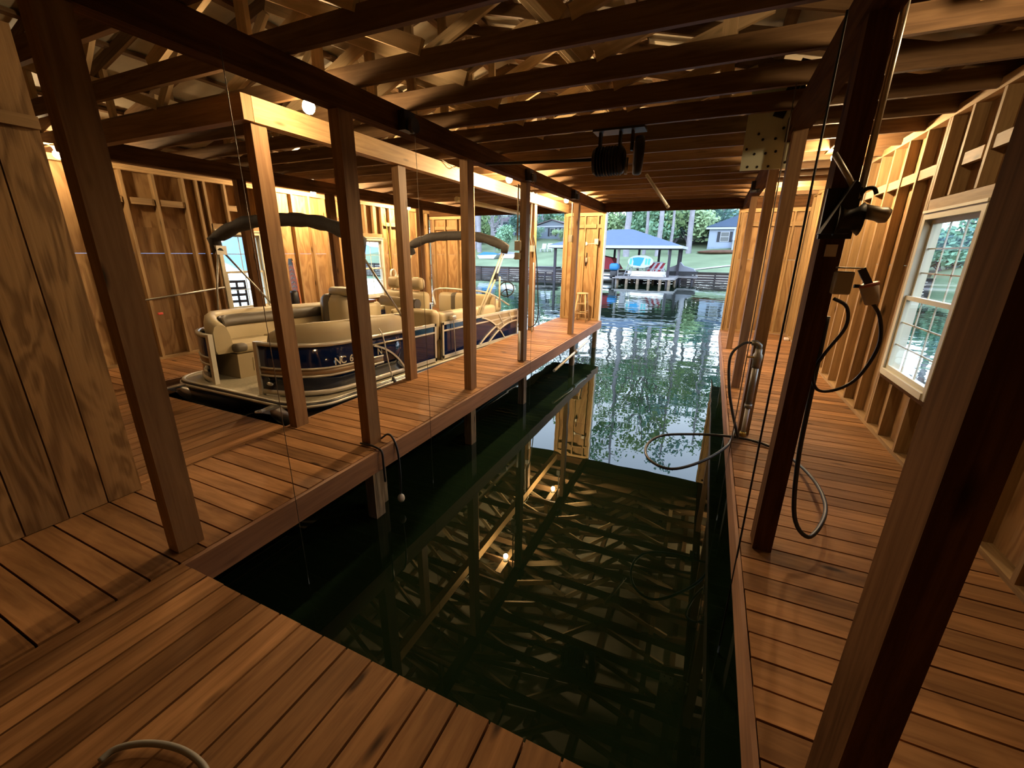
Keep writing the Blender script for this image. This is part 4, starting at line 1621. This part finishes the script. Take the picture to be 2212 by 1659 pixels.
# registration letters
for ch_, y in (('N', .53), ('C', .62), ('6', .755), ('N', 1.24)):
    cu = bpy.data.curves.new('registration', 'FONT')
    cu.body = ch_
    cu.size = .125
    cu.extrude = .002
    cu.offset = .0015
    cu.materials.append(LETTER)
    tmp = bpy.data.objects.new('tmp', cu)
    COL.objects.link(tmp)
    bpy.context.view_layer.update()
    me_ = bpy.data.meshes.new_from_object(tmp.evaluated_get(bpy.context.evaluated_depsgraph_get()))
    bpy.data.objects.remove(tmp)
    to = bpy.data.objects.new('registration_letter', me_)
    COL.objects.link(to)
    to.parent = fenR
    to.rotation_euler = (math.pi / 2, 0, math.pi / 2 - (.04 if y < .9 else 0))
    to.location = (1.184 + .012 * min(1, max(0, (y - .53) / .3)), y, .365)

# lounges
def backrest(path, mirror, name, z0=.36, z1=.86, par=None, mat=TAN, ramp=None):
    pr = [(-.02, z0), (.0, z0 + .06), (.0, z1 - .12), (-.02, z1 - .03), (-.06, z1), (-.12, z1 - .005), (-.16, z1 - .05), (-.19, z1 - .18), (-.22, z0 + .06), (-.20, z0)]
    m = M().sweep(path, pr, zs=ramp)
    return (m.mirror_x() if mirror else m).build(name, mat, par)


inner = [(.50, .20), (.64, .215), (.78, .26), (.92, .34), (1.02, .44), (1.09, .58), (1.13, .78), (1.14, 1.0), (1.14, 1.5), (1.14, 1.95)]
innerL = inner[:-1] + [(1.14, 2.5)]
rampR = [.74, .86, .93, .97, 1, 1, 1, 1, 1, 1]
for nm, pth, mir in (('bow_lounge', inner, False), ('bow_lounge', innerL, True)):
    bs = M()
    f0 = [(.34 + .10, .42), (1.10, .42), (1.13, 1.0), (1.13, pth[-1][1]), (.44, pth[-1][1])]
    bs.prism([(x, y, .006) for x, y in f0], (0, 0, .33))
    if mir:
        bs.mirror_x()
    b_ = bs.build(nm, TAN2, boat)
    backrest(pth, mir, 'backrest', par=b_, ramp=rampR)
    ac = M().sweep(pth[1:], [(-.195, .66), (-.185, .74), (-.165, .80), (-.19, .80), (-.21, .70), (-.215, .65)])
    (ac.mirror_x() if mir else ac).build('accent_band', TAUPE, b_)
    ct = M()
    ct.rbox((.40, .40, .34), (1.0, 1.12, .47), .05)
    ct.rbox((.40, 1.14, .34), (1.0, pth[-1][1] - .02, .47), .05)
    (ct.mirror_x() if mir else ct).build('seat_cushion', TAN, b_)
    fr_ = M()
    fr_.rbox((.385, .385, .36), (.52, .56, .475), .045)
    (fr_.mirror_x() if mir else fr_).build('cushion_corner', TAUPE, b_)
    dr = M()
    dr.box((.435, .62, .08), (.445, 1.05, .26))
    (dr.mirror_x() if mir else dr).build('storage_door', TAN2, b_)
    rc = M()
    rc.box((.432, .70, .20), (.44, .95, .24))
    (rc.mirror_x() if mir else rc).build('door_recess', TAUPE, b_)
# end pillow and throw cushions on the bow lounges
M().rbox((-.96, 2.20, .47), (-.42, 2.52, 1.02), .13).build('end_backrest', TAN, boat)
M().rbox((-.86, 2.17, .50), (-.66, 2.54, 1.03), .09).build('end_backrest_band', TAUPE, boat)
M().rbox((.40, 1.66, .47), (1.0, 1.94, .80), .12).build('end_backrest', TAN, boat)

# helm
M().rbox((-1.12, 2.75, .01), (-.45, 3.25, .86), .08).build('helm_console', TAN, boat)
M().box((-1.10, 2.74, .86), (-.47, 3.1, .90), axis=0).build('console_dash', CONSOLE_D, boat)
q = M()
q.prism([(-1.10, 2.72, .90), (-.47, 2.72, .90), (-.55, 2.86, 1.12), (-1.02, 2.86, 1.12)], (0, .012, .002))
q.build('windscreen', WINDSH, boat)


def captain(x, y, name, face):
    c = M()
    c.lathe([(0, .16), (.02, .16), (.04, .05), (.38, .05)], c=(x, y, .01), n=12)
    ch = c.build(name, SILVER, boat)
    M().rbox((x - .27, y - .26, .38), (x + .27, y + .26, .54), .07).build('seat', TAN, ch)
    M().rbox((x - .26, y + face * .20 - .09, .46), (x + .26, y + face * .20 + .09, 1.04), .09).build('backrest', TAN, ch)
    M().rbox((x - .15, y + face * .20 - .085, 1.07), (x + .15, y + face * .20 + .085, 1.30), .075).build('headrest', TAN2, ch)
    for s_ in (-.31, .31):
        M().rbox((x + s_ - .045, y - .20, .62), (x + s_ + .045, y + .22, .71), .035).build('armrest', TAN, ch)
    return ch


captain(-.72, 3.75, 'captain_chair', 1)
captain(-.05, 3.60, 'captain_chair', 1)
# hat-like cushion and mat on the helm
M().rbox((-.78, 2.28, 1.00), (-.30, 2.62, 1.14), .06).build('folded_cushion', TAN2, boat)
# rear seats
for y0_, y1_ in ((2.80, 3.75), (3.80, 4.85)):
    b_ = M().box((.52, y0_, .006), (1.13, y1_, .36)).build('rear_seat', TAN2, boat)
    M().rbox((.50, y0_, .35), (1.02, y1_, .48), .05).build('seat_cushion', TAN, b_)
    M().rbox((.94, y0_, .42), (1.15, y1_, .79), .07).build('backrest', TAN, b_)
M().rbox((.40, 2.62, .30), (1.14, 2.84, .84), .09).build('seat_end', TAN, boat)
q = M()
q.tube([(-.05, 2.80, .93), (.62, 2.80, .90)], .085, 12)
bo = q.build('bolster', TAN, boat)
q = M()
q.tube([(.60, 2.80, .90), (.70, 2.80, .895)], .092, 12)
q.build('bolster_end', TAUPE, bo)
b_ = M().rbox((-.30, 4.85, .01), (1.10, 5.60, .55), .07).build('sun_pad', TAN, boat)
M().rbox((-.28, 4.80, .52), (1.08, 5.02, .98), .09).build('backrest', TAN, b_)
M().rbox((.02, 4.79, .56), (.22, 5.03, .985), .085).build('backrest_band', TAUPE, b_)
hs = M().rbox((.30, 5.1, .55), (.95, 5.55, .86), .10).build('stern_console', TAN, boat)
q = M()
wc, ax = Vector((.98, 5.66, 1.07)), Vector((0.25, -1, .45)).normalized()
a_ = ax.orthogonal().normalized()
b2 = ax.cross(a_)
q.tube([wc + (a_ * math.cos(t) + b2 * math.sin(t)) * .17 for t in [2 * math.pi * k / 20 for k in range(21)]], .014, 6, caps=False)
for k in range(3):
    t = 2 * math.pi * k / 3
    q.tube([wc, wc + (a_ * math.cos(t) + b2 * math.sin(t)) * .17], .010, 5)
q.tube([wc, wc - ax * .22 + Vector((0, 0, -.1))], .02, 6)
q.build('steering_wheel', BLACKP, hs)
q = M()
q.tube(smooth_path([(-.9, 5.6, .62), (-.9, 5.62, .98), (0, 5.64, 1.0), (.55, 5.66, .95), (1.0, 5.8, .70)], 5), .02, 6)
q.build('stern_rail', RAILM, boat)


def canopy(yc, z_end, z_top, x_l, x_r, name, rr, dz, skew=0.0):
    pts = []
    for k in range(25):
        t = k / 24
        x = x_l + (x_r - x_l) * t
        s_ = 2 * t - 1
        z = z_end + (z_top - z_end) * (1 - abs(s_) ** 2.6)
        pts.append((x, yc + skew * (t - .5) + .04 * math.sin(3 * t) + .012 * math.sin(19 * t), z))
    pts = [(x_l + .10, yc - skew / 2 - .02, z_end - dz)] + pts + [(x_r - .03, yc + skew / 2 + .02, z_end - dz * .7)]
    rr_ = [rr * (.75 if k in (0, len(pts) - 1) else 1 + .07 * math.sin(k * 2.1) + .05 * math.sin(k * 4.7)) for k in range(len(pts))]
    return M().tube(pts, rr_, 14).build(name, BOOT, boat)


cb = canopy(1.02, 1.80, 2.06, -1.30, 1.09, 'canopy_roll', .085, .17, .30)
for s_ in (-1, 1):
    x = 1.13 * s_
    q = M()
    yo = 1.02 + .15 * s_
    q.tube([(x - .06, yo, 1.68), (x, yo + .84, .64)], .014, 8)
    q.tube([(x - .06, yo - .03, 1.68), (x, yo - .16, 1.15), (x, yo - .22, .64)], .012, 8)
    q.build('frame_leg', DULL_STEEL, cb)
    q = M()
    q.box((x - .08, yo - .07, 1.60), (x - .03, yo + .07, 1.72))
    q.build('hinge_bracket', DULL_STEEL, cb)
cb2 = canopy(5.05, 1.93, 2.16, -1.18, 1.22, 'canopy_roll', .095, .15)
for s_ in (-1, 1):
    x = 1.16 * s_
    q = M()
    q.tube([(x, 5.05, 1.84), (x, 4.65, 1.35), (x, 4.05, .66)], .018, 8)
    q.tube([(x, 5.12, 1.80), (x, 4.75, 1.30), (x, 4.15, .66)], .018, 8)
    q.tube([(x, 4.95, 1.35), (x - .02 * s_, 5.0, .72)], .018, 8)
    q.build('frame_leg', CREAM_TUBE, cb2)
    q = M()
    q.box((x - .03, 4.72, 1.30), (x + .03, 4.82, 1.42))
    q.build('hinge_bracket', BLACKP, cb2)

# fender on a line, and mooring gear
fe = empty('mooring_line', (-3.86, 4.30, .70))
tag(fe, 'pale rope with a dark float hanging down the boat side past the post', 'rope')
M().tube(smooth_path([(-.04, -.03, .02), (.0, .0, -.1), (.03, .03, -.45), (.05, .06, -.66)]), .008, 6).build('rope', WHITE_PVC, fe)
M().lathe([(0, .012), (.05, .035), (.12, .07), (.16, .075), (.18, .03)], c=(.06, .07, -.66), axis=(0, 0, -1), n=12).build('float', BLACKP, fe)
f2 = empty('mooring_line', (-3.87, 6.05, .62))
tag(f2, 'thin pale rope hanging on the rear boat fence between two posts', 'rope')
M().tube([(0, 0, .06), (.01, .01, -.3), (.015, .02, -.62)], .007, 6).build('rope', WHITE_PVC, f2)
M().rbox((-.05, -.07, -.02), (.03, .07, .05), .02).build('cleat', RAILM, f2)

# ---------------------------------------------------------------- boat lift gear
# pale zinc plate bolted under the right beam
pl = empty('hoist_plate', (.415, 4.9, 2.465))
tag(pl, 'pale bolted metal plate hanging under the roof beside the right beam', 'metal plate')
M().box((-.30, -.006, 0), (.095, .006, .76)).build('plate', PLATE_M, pl)
for x, z in ((-.19, .30), (.00, .33), (-.15, .25), (-.05, .25), (.06, .36), (-.24, .03), (-.16, .025), (-.07, .025), (.06, .05), (-.20, .135), (-.11, .135), (-.27, .18), (-.03, .145)):
    M().lathe([(0, .011), (.012, .011), (.013, .005)], c=(x, -.006, z), axis=(0, -1, 0), n=8).build('bolt', BLACK_STEEL, pl)
q = M()
q.beam((.09, .0, .05), (.09, .0, .80), .03, .10, up=(0, 1, 0))
q.beam((-.06, 0, .42), (.09, .05, .84), .09, .09, up=(0, 1, 0))
q.build('support_bracket', BLACK_STEEL, pl)

dm = empty('lift_motor', (-.98, 4.72, 2.60))
tag(dm, 'dark electric lift motor with a round belt wheel hung from the trusses', 'motor')
q = M()
q.lathe([(-.17, .04), (-.17, .12), (.12, .125), (.14, .09)], c=(-.10, 0, 0), axis=(1, 0, 0), n=18)
for k in range(9):
    q.lathe([(-.004, .138), (.004, .138)], c=(-.24 + k * .03, 0, 0), axis=(1, 0, 0), n=18)
q.build('motor_body', BLACK_STEEL, dm)
q = M()
q.lathe([(-.04, .05), (-.04, .165), (-.02, .175), (.02, .175), (.04, .165), (.04, .05)], c=(.17, 0, .03), axis=(1, .25, 0), n=24)
q.build('belt_wheel', BLACK_STEEL, dm)
q = M()
for x in (-.22, -.02, .10):
    q.box((x - .012, -.03, .08), (x + .012, .03, .33), axis=2)
q.box((-.28, -.10, .255), (.22, .10, .275), axis=0)
q.build('hanger', BLACK_STEEL, dm)
q = M()
q.tube([(.06, 0, .02), (.06, 0, -.13)], .018, 6)
q.build('junction', DULL_STEEL, dm)
ds = thing(M().tube([(-2.5, 4.70, 2.66), (-1.24, 4.70, 2.62)], .016, 8), 'drive_shaft', BLACK_STEEL, 'dark drive shaft from the lift motor to the big dark beam', 'shaft')
for i, (a, lb) in enumerate((((-2.46, 3.33), 'hanging lift cable crossing the second post row in front of the boat gate'), ((-2.46, 6.08), 'hanging lift cable beside the weathered pipe post'), ((-2.46, 1.71), 'nearest hanging lift cable in front of the boat bow'))):
    c = M().tube([(a[0], a[1], 2.70), (a[0] + .01, a[1], 1), (a[0] + .01, a[1], -1.2)], .0024, 5)
    thing(c, 'lift_cable', CABLE_M, lb, 'cable', 'boat lift cables')
c = M().tube([(.36, 2.46, 2.66), (.365, 2.46, 1), (.37, 2.40, -1.2)], .0055, 5)
thing(c, 'lift_cable', BLACK_STEEL, 'dark lift cable down the slip side of the winch post', 'cable', 'boat lift cables')
c = M().tube([(.36, 3.90, 2.85), (.37, 3.95, 1), (.37, 3.95, -1.2)], .0045, 5)
thing(c, 'lift_cable', CABLE_M, 'lift cable hanging in front of the pale bolted plate', 'cable', 'boat lift cables')
for i, (x, y, z, lb) in enumerate(((-2.56, 3.33, 2.70, 'dark cable pulley clamped on the big beam near the second truss gap'), (-2.56, 6.08, 2.70, 'cable pulley on the big beam above the weathered pipe post'), (-2.56, 8.3, 2.70, 'small cable pulley on the big beam near the far wall'), (.40, 8.0, 2.66, 'cable pulley under the right beam near the far opening'))):
    e = empty('cable_pulley', (x, y, z))
    tag(e, lb, 'pulley', 'boat lift pulleys')
    M().box((-.015, -.07, -.02), (.055, .07, .13), axis=2).build('bracket', BLACK_STEEL, e)
    M().lathe([(-.02, .06), (-.006, .05), (.006, .05), (.02, .06)], c=(.09, 0, .02), axis=(1, 0, 0), n=16).build('wheel', BLACK_STEEL, e)
# hand winch on the dark post
wn = empty('hand_winch', (.50, 2.555, 1.80))
tag(wn, 'black hand winch with a crank handle on the dark right walkway post', 'winch')
q = M()
q.box((-.06, -.025, -.02), (.07, .0, .20), axis=2)
q.prism([(-.07, -.02, .0), (.02, -.02, .22), (.04, -.02, .20), (.04, -.02, .0)], (0, -.10, 0))
q.build('frame', BLACK_STEEL, wn)
M().lathe([(-.02, .05), (-.02, .07), (0, .05), (.05, .05), (.07, .07), (.07, .05)], c=(.0, -.10, .06), axis=(1, 0, 0), n=16).build('drum', BLACK_STEEL, wn)
q = M()
q.lathe([(0, .03), (.07, .03), (.09, .035), (.11, .028)], c=(.07, -.06, .10), axis=(1, 0, -.25), n=12)
q.build('gear_hub', DULL_STEEL, wn)
q = M()
q.tube([(-.07, -.05, .34), (.0, -.055, .24), (.055, -.06, .15)], .012, 8)
q.build('crank_arm', DULL_STEEL, wn)
q = M()
q.tube(smooth_path([(.055, -.06, .15), (.07, -.06, .185), (.10, -.06, .19), (.115, -.06, .165)], 4), .009, 6)
q.build('crank_hook', BLACK_STEEL, wn)
M().box((-.015, -.012, -.10), (.03, .004, -.045)).build('label_plate', PAPER_M, wn)
thing(M().tube([(.585, 2.62, 3.0), (.585, 2.62, 2.45), (.580, 2.60, 1.95)], .014, 10), 'conduit_pipe', DULL_STEEL, 'pale metal conduit running up the dark winch post', 'pipe')

# outlet box, cup and hanging cord
ob = empty('outlet_box', (.57, 2.49, 1.53))
tag(ob, 'grey weatherproof outlet box on the dark winch post', 'outlet box')
M().rbox((-.035, -.02, .0), (.035, .05, .105), .008).build('box', GREY_BOX, ob)
M().box((-.03, -.024, .118), (.06, .05, .124)).build('lid', GREY_BOX, ob)
M().beam((.055, -.01, .118), (.10, -.01, .045), .03, .012, up=(0, 1, 0)).build('lid_flap', BLACKP, ob)
M().tube([(.045, 0, .04), (.075, 0, .04), (.10, 0, .025)], .009, 6).build('plug', BLACKP, ob)
cu_ = empty('plug_cover_cup', (.685, 2.49, 1.535))
tag(cu_, 'pale red printed paper cup turned over the hanging cord', 'cup')
M().lathe([(-.045, .024), (-.04, .028), (.045, .038), (.048, .034)], axis=(-.35, 0, 1), n=16).build('cup', PAPER_M, cu_)
M().lathe([(.040, .0385), (.052, .0395), (.053, .034)], axis=(-.35, 0, 1), n=16).build('red_rim', PINK_M, cu_)
cd = M().tube(smooth_path([(.575, 2.60, 1.50), (.64, 2.62, 1.46), (.655, 2.62, 1.36), (.60, 2.63, 1.22), (.575, 2.66, 1.10), (.62, 2.70, 1.0), (.70, 2.70, 1.01), (.77, 2.66, 1.10), (.80, 2.60, 1.28), (.765, 2.56, 1.42), (.70, 2.50, 1.50)], 6), .0085, 8)
thing(cd, 'extension_cord', BLACKP, 'black cord hanging in a loop from the printed cup and outlet box', 'cord')

# steel standpipe and tap on the third right post
sp2 = empty('standpipe', (.50, 4.40, 0))
tag(sp2, 'steel water standpipe with a brass tap in front of a right walkway post', 'pipe')
M().tube([(0, 0, .0), (0, 0, .05)], .03, 10).build('floor_collar', BRASS_M, sp2)
M().tube([(0, 0, .05), (0, 0, .30)], .022, 10).build('lower_pipe', WHITE_PVC, sp2)
M().tube([(0, 0, .30), (0, 0, .76)], .030, 12).build('pipe', DULL_STEEL, sp2)
q = M()
q.lathe([(.70, .036), (.76, .036), (.78, .042), (.82, .042), (.84, .03), (.88, .03)], n=12)
q.tube([(0, 0, .86), (0, 0, .91), (-.03, 0, .93), (-.07, 0, .93)], .026, 8)
q.build('elbow_fitting', DULL_STEEL, sp2)
M().lathe([(.30, .034), (.34, .034)], n=12).build('pipe_collar', DULL_STEEL, sp2)
M().tube([(-.02, -.02, .80), (-.09, -.03, .80)], .009, 6).build('tap_handle', BRASS_M, sp2)


def deck_pt(px, py, z=0.0):
    """point on the plane z whose direction from the eye was measured on the photograph plan."""
    r_, u_, f_ = cam_axes()
    d = r_ * ((px - 1106) / F_PX) - u_ * ((py - 829.5) / F_PX) + f_
    t = (z - H) / d.z
    return Vector((0, 0, H)) + d * t


hz = [Vector((.43, 4.40, .93)), Vector((.36, 4.36, .92)), Vector((.27, 4.30, .80)), Vector((.30, 4.22, .52)), Vector((.36, 4.16, .30)), Vector((.43, 4.10, .10))]
for (px, py, z) in ((1588, 930, .04), (1572, 962, .025), (1520, 995, -.01), (1450, 1013, -.03), (1402, 992, -.03), (1397, 962, -.03), (1430, 941, -.02), (1500, 938, 0), (1560, 941, .02), (1610, 948, .02), (1665, 965, .02), (1712, 992, .03), (1757, 1036, .08), (1782, 1086, .12), (1776, 1128, .14), (1745, 1160, .13), (1716, 1115, .22)):
    hz.append(deck_pt(px, py, z))
hz += [Vector((.615, 2.72, .55)), Vector((.60, 2.715, .95)), Vector((.59, 2.71, 1.40))]
thing(M().tube(smooth_path(hz, 6), .0125, 10), 'water_hose', HOSE_M, 'black hose from the standpipe looping out over the water and back to the winch post', 'hose')

# pipes, boxes and hose on the weathered stern post
pp = thing(M().tube([(-2.66, 6.11, .02), (-2.66, 6.11, .50)], .022, 8), 'vertical_pipe', WHITE_PVC, 'cream pipe stub at the foot of the weathered stern post', 'pipe')
ee = empty('switch_box', (-2.70, 6.10, 1.60))
tag(ee, 'stacked grey switch boxes on the weathered stern post', 'switch box')
M().rbox((-.05, -.05, 0), (.03, .02, .10), .008).build('lower_box', GREY_BOX, ee)
M().rbox((-.05, -.05, .13), (.04, .02, .27), .008).build('upper_box', GREY_BOX, ee)
M().tube([(-.02, 0, .27), (-.02, 0, 1.05)], .012, 8).build('conduit', DULL_STEEL, ee)
wp = thing(M().tube(smooth_path([(-3.50, 8.72, .0), (-3.50, 8.72, .5), (-3.50, 8.72, 1.5)], 4), .016, 8), 'vertical_pipe', WHITE_PVC, 'white pipe up the far boat side post behind the hanging hose', 'pipe')
hh = M().tube(smooth_path([(-3.50, 8.66, 2.05), (-3.44, 8.62, 1.85), (-3.40, 8.66, 1.45), (-3.37, 8.70, .8), (-3.36, 8.72, .42), (-3.40, 8.68, .20), (-3.48, 8.60, .12), (-3.53, 8.56, .14)], 6), .012, 8)
thing(hh, 'water_hose', HOSE_M, 'black hose hanging in a curve on the far boat side post', 'hose')
sv = empty('switch_box', (-3.50, 8.62, 1.72))
tag(sv, 'pale switch box on the far boat side post above the hanging hose', 'switch box')
M().rbox((-.04, -.04, 0), (.04, .03, .13), .008).build('box', WHITE_PVC, sv)
M().tube([(0, 0, .13), (-.05, 0, .30), (-.03, 0, .95)], .008, 6).build('wire', WHITE_PVC, sv)
s7 = empty('switch_box', (-2.72, 8.80, 1.94))
tag(s7, 'ribbed grey switch box with conduit on the post before the stool', 'switch box')
M().rbox((-.05, -.03, -.02), (.03, .03, .12), .008).build('box', GREY_BOX, s7)
M().tube([(.0, 0, .12), (.0, 0, .74)], .013, 8).build('conduit', WHITE_PVC, s7)

# things on the middle far pier
oo = empty('round_outlet', (-3.04, 11.185, 1.94))
tag(oo, 'round white outlet plate on the far pier wall above the stool', 'outlet')
M().lathe([(0, .05), (.02, .048), (.026, .03)], axis=(0, -1, 0), n=16).build('plate', WHITE_PVC, oo)
M().tube([(.05, -.01, -.005), (.27, -.01, .02)], .008, 6).build('cable', WHITE_PVC, oo)
o3 = empty('outlet_box', (-2.74, 11.09, 1.92))
tag(o3, 'ribbed grey outlet box on a stud of the far pier wall', 'outlet box')
M().rbox((-.05, -.06, 0), (.05, .01, .14), .008).build('box', GREY_BOX, o3)
hk = empty('wall_hook', (-3.0, 11.18, 1.50))
tag(hk, 'small dark metal hook hanging below the round outlet on the far pier', 'hook')
M().tube(smooth_path([(0, -.01, .22), (0, -.02, .05), (0, -.03, -.08), (.0, -.09, -.10), (.0, -.10, -.03)], 4), .012, 6).build('hook', BLACK_STEEL, hk)
M().rbox((-.03, -.05, -.02), (.03, -.005, .10), .01).build('bracket', DULL_STEEL, hk)
o4 = empty('round_outlet', (.97, 11.185, 1.96))
tag(o4, 'round white cover plate on the far right wall between the posts', 'outlet')
M().lathe([(0, .065), (.02, .06), (.026, .04)], axis=(0, -1, 0), n=18).build('plate', WHITE_PVC, o4)

# wooden stool
st = empty('wooden_stool', (-2.94, 10.78, 0))
tag(st, 'pale wooden bar stool standing at the far end of the middle walkway', 'stool')
M().lathe([(.70, .13), (.705, .145), (.725, .15), (.735, .13)], n=22).build('seat', W_STOOL, st)
for sx in (-1, 1):
    for sy in (-1, 1):
        M().tube([(sx * .165, sy * .165, 0), (sx * .09, sy * .09, .705)], .017, 8).build('leg', W_STOOL, st)
for z, pairs in ((.22, 'x'), (.28, 'y'), (.46, 'x'), (.50, 'y')):
    k = .165 - .075 * z / .705
    for s_ in (-1, 1):
        a_, b_ = ((-k, s_ * k, z), (k, s_ * k, z)) if pairs == 'x' else ((s_ * k, -k, z), (s_ * k, k, z))
        M().tube([a_, b_], .011, 6).build('rung', W_STOOL, st)

# rope round the foot of the second post, hanging to the water
rp = M().tube(smooth_path([(-2.70, 2.60, .02), (-2.60, 2.59, .03), (-2.51, 2.60, .015), (-2.455, 2.60, -.02), (-2.45, 2.60, -.15), (-2.455, 2.61, -.32)], 5), .010, 6)
rp.tube(smooth_path([(-2.60, 2.76, .02), (-2.55, 2.80, .06), (-2.49, 2.80, .02), (-2.45, 2.80, -.10), (-2.44, 2.80, -.32), (-2.45, 2.80, -.55)], 5), .010, 6)
thing(rp, 'dock_rope', BLACKP, 'dark rope round the foot of the post beside the boat bow', 'rope')
thing(M().ball((-2.45, 2.80, -.60), .035, .035, .045), 'rope_float', WHITE_PVC, 'small pale float hanging on the dark dock rope over the water', 'float')
# white pipe under the far part of the walkway
thing(M().tube([(-2.42, 7.2, -.40), (-2.42, 9.6, -.26)], .028, 10), 'water_pipe', WHITE_PVC, 'white pipe slung under the edge of the far middle walkway', 'pipe')
thing(M().lathe([(-.08, .045), (.08, .045)], c=(-2.42, 8.6, -.32), axis=(0, 1, .06), n=12), 'pipe_coupling', DULL_STEEL, 'grey coupling on the white pipe under the walkway', 'pipe fitting')
# white pipes stored under the trusses
thing(M().tube([(-4.4, 7.1, 2.62), (-4.4, 10.5, 2.61)], .045, 12), 'storage_pipe', CREAM_TUBE, 'long cream pipe slung under the roof over the boat stern', 'pipe')
tp = empty('hanging_tube', (-.90, 5.95, 2.65))  # plain plastic tube, not a lamp
tag(tp, 'thin pale tube hanging at an angle behind the lift motor', 'tube')
M().tube([(0, 0, 0), (.24, .35, -.32)], .020, 10).build('tube', WHITE_PVC, tp)
M().tube([(.24, .35, -.32), (.262, .385, -.35)], .023, 10).build('end_cap', GREY_BOX, tp)
# loose wire loops along the pale beam
for i, (y, lb) in enumerate(((5.6, 'loose white wire looped over the pale beam behind the third post'), (8.35, 'loose white wire looped over the pale beam near the stool'))):
    q = M().tube(smooth_path([(-3.50, y - .3, 2.88), (-3.47, y - .15, 2.84), (-3.45, y, 2.80), (-3.47, y + .15, 2.86), (-3.46, y + .3, 2.83), (-3.50, y + .45, 2.88)], 5), .006, 5)
    thing(q, 'loose_wire', WHITE_PVC, lb, 'wire')

# left wall: hand rail strip and a red tag
thing(M().tube([(-7.77, 3.3, .92), (-7.77, 4.75, 1.055)], .014, 8), 'rod', DULL_STEEL, 'thin pale rod tilted along the studs of the left wall', 'rod')
thing(M().rbox((-7.79, 3.66, .70), (-7.76, 3.73, .735), .01), 'marker_tag', plain('red_tag', (.7, .08, .06), .5), 'small red tag stuck on the dark left wall', 'tag')
# upright water ski with binding on the left walkway
sk = empty('water_ski', (-6.95, 5.55, 0), (0, -.05, 0))
tag(sk, 'orange and white patterned water ski standing upright behind the boat', 'water ski')
ORANGE = plain('orange_print', (.65, .16, .05), .35, noise=.6, nscale=9)
q = M()
q.prism([(-.07, 0, .0), (-.085, 0, .4), (-.085, 0, 1.2), (-.06, 0, 1.48), (0, 0, 1.56), (.06, 0, 1.48), (.085, 0, 1.2), (.085, 0, .4), (.07, 0, .0)], (0, .025, 0))
q.build('ski_body', ORANGE, sk)
q = M()
for k in range(7):
    z = .95 + k * .075
    q.prism([(-.05, -.004, z), (.0, -.004, z + .03), (.05, -.004, z), (.05, -.004, z + .022), (0, -.004, z + .052), (-.05, -.004, z + .022)], (0, .004, 0))
q.build('white_print', WHITE_P, sk)
M().rbox((-.09, -.14, .70), (.10, .0, .98), .05).build('binding', BLACKP, sk)
M().prism([(-.06, -.006, 1.44), (.06, -.006, 1.44), (.03, -.006, 1.55), (-.03, -.006, 1.55)], (0, .036, 0)).build('tip_guard', BLACKP, sk)

# two dark lattice chairs on the deck outside the left window
M_DECKO = tag(deck_y('floor', -11.5, -7.96, 3.2, 11.2, 0), kind='structure')


def lattice_chair(x, y, label):
    e = empty('lattice_chair', (x, y, 0), (0, 0, 1.2))
    tag(e, label, 'chair', 'dark chairs outside the left window')
    q = M()
    for k in range(3):
        q.box((-.25 + k * .22, .26, .40), (-.19 + k * .22, .30, 1.06), axis=2)
    for k in range(5):
        q.box((-.25, .26, .44 + k * .15), (.25, .30, .50 + k * .15), axis=0)
    q.build('backrest', BLACKP, e)
    q = M()
    for k in range(4):
        q.box((-.26, -.26 + k * .14, .40), (.26, -.17 + k * .14, .44), axis=0)
    q.build('seat', BLACKP, e)
    for sx in (-.24, .24):
        for sy in (-.24, .26):
            M().box((sx - .025, sy - .025, 0), (sx + .025, sy + .025, .42), axis=2).build('leg', BLACKP, e)
    e.scale = (.72, .72, .95)
    return e


lattice_chair(-9.3, 6.0, 'dark lattice chair outside the left window, nearer the window frame')
lattice_chair(-9.2, 6.75, 'dark lattice chair outside the left window, partly behind the walkway post')

# grey hose end lying on the deck by the camera, and a scrap by the far right wall
q = M().tube(smooth_path([deck_pt(215, 1645, .02), deck_pt(250, 1618, .02), deck_pt(310, 1606, .02), deck_pt(370, 1612, .02), deck_pt(415, 1632, .02), deck_pt(445, 1665, .02), deck_pt(440, 1700, .02)], 6), .011, 8)
thing(q, 'garden_hose', GREYHOSE_M, 'grey hose end lying on the near deck boards at the bottom edge', 'hose')
thing(M().rbox((1.60, 10.30, .0), (1.68, 10.46, .05), .01), 'paper_scrap', PAPER_M, 'pale scrap at the foot of the far right wall', 'paper')

thing(M().tube(smooth_path([(-7.76, 9.05, 2.60), (-7.75, 9.10, 2.2), (-7.76, 9.14, 1.7), (-7.76, 9.16, 1.25)], 5), .012, 6), 'power_cable', plain('yellow_cable', (.62, .46, .10), .5), 'yellow cable hanging down the left wall beside the far small window', 'cable')
q = M()
for k in range(3):
    q.tube([(-7.74 + .012 * k, 9.18 + .10 * math.cos(t) + .01 * k, 1.12 + .12 * math.sin(t)) for t in [2 * math.pi * j / 18 for j in range(19)]], .010, 6, caps=False)
thing(q, 'coiled_cable', WHITE_PVC, 'white coil of cable hung low on the left wall by the far window', 'cable')
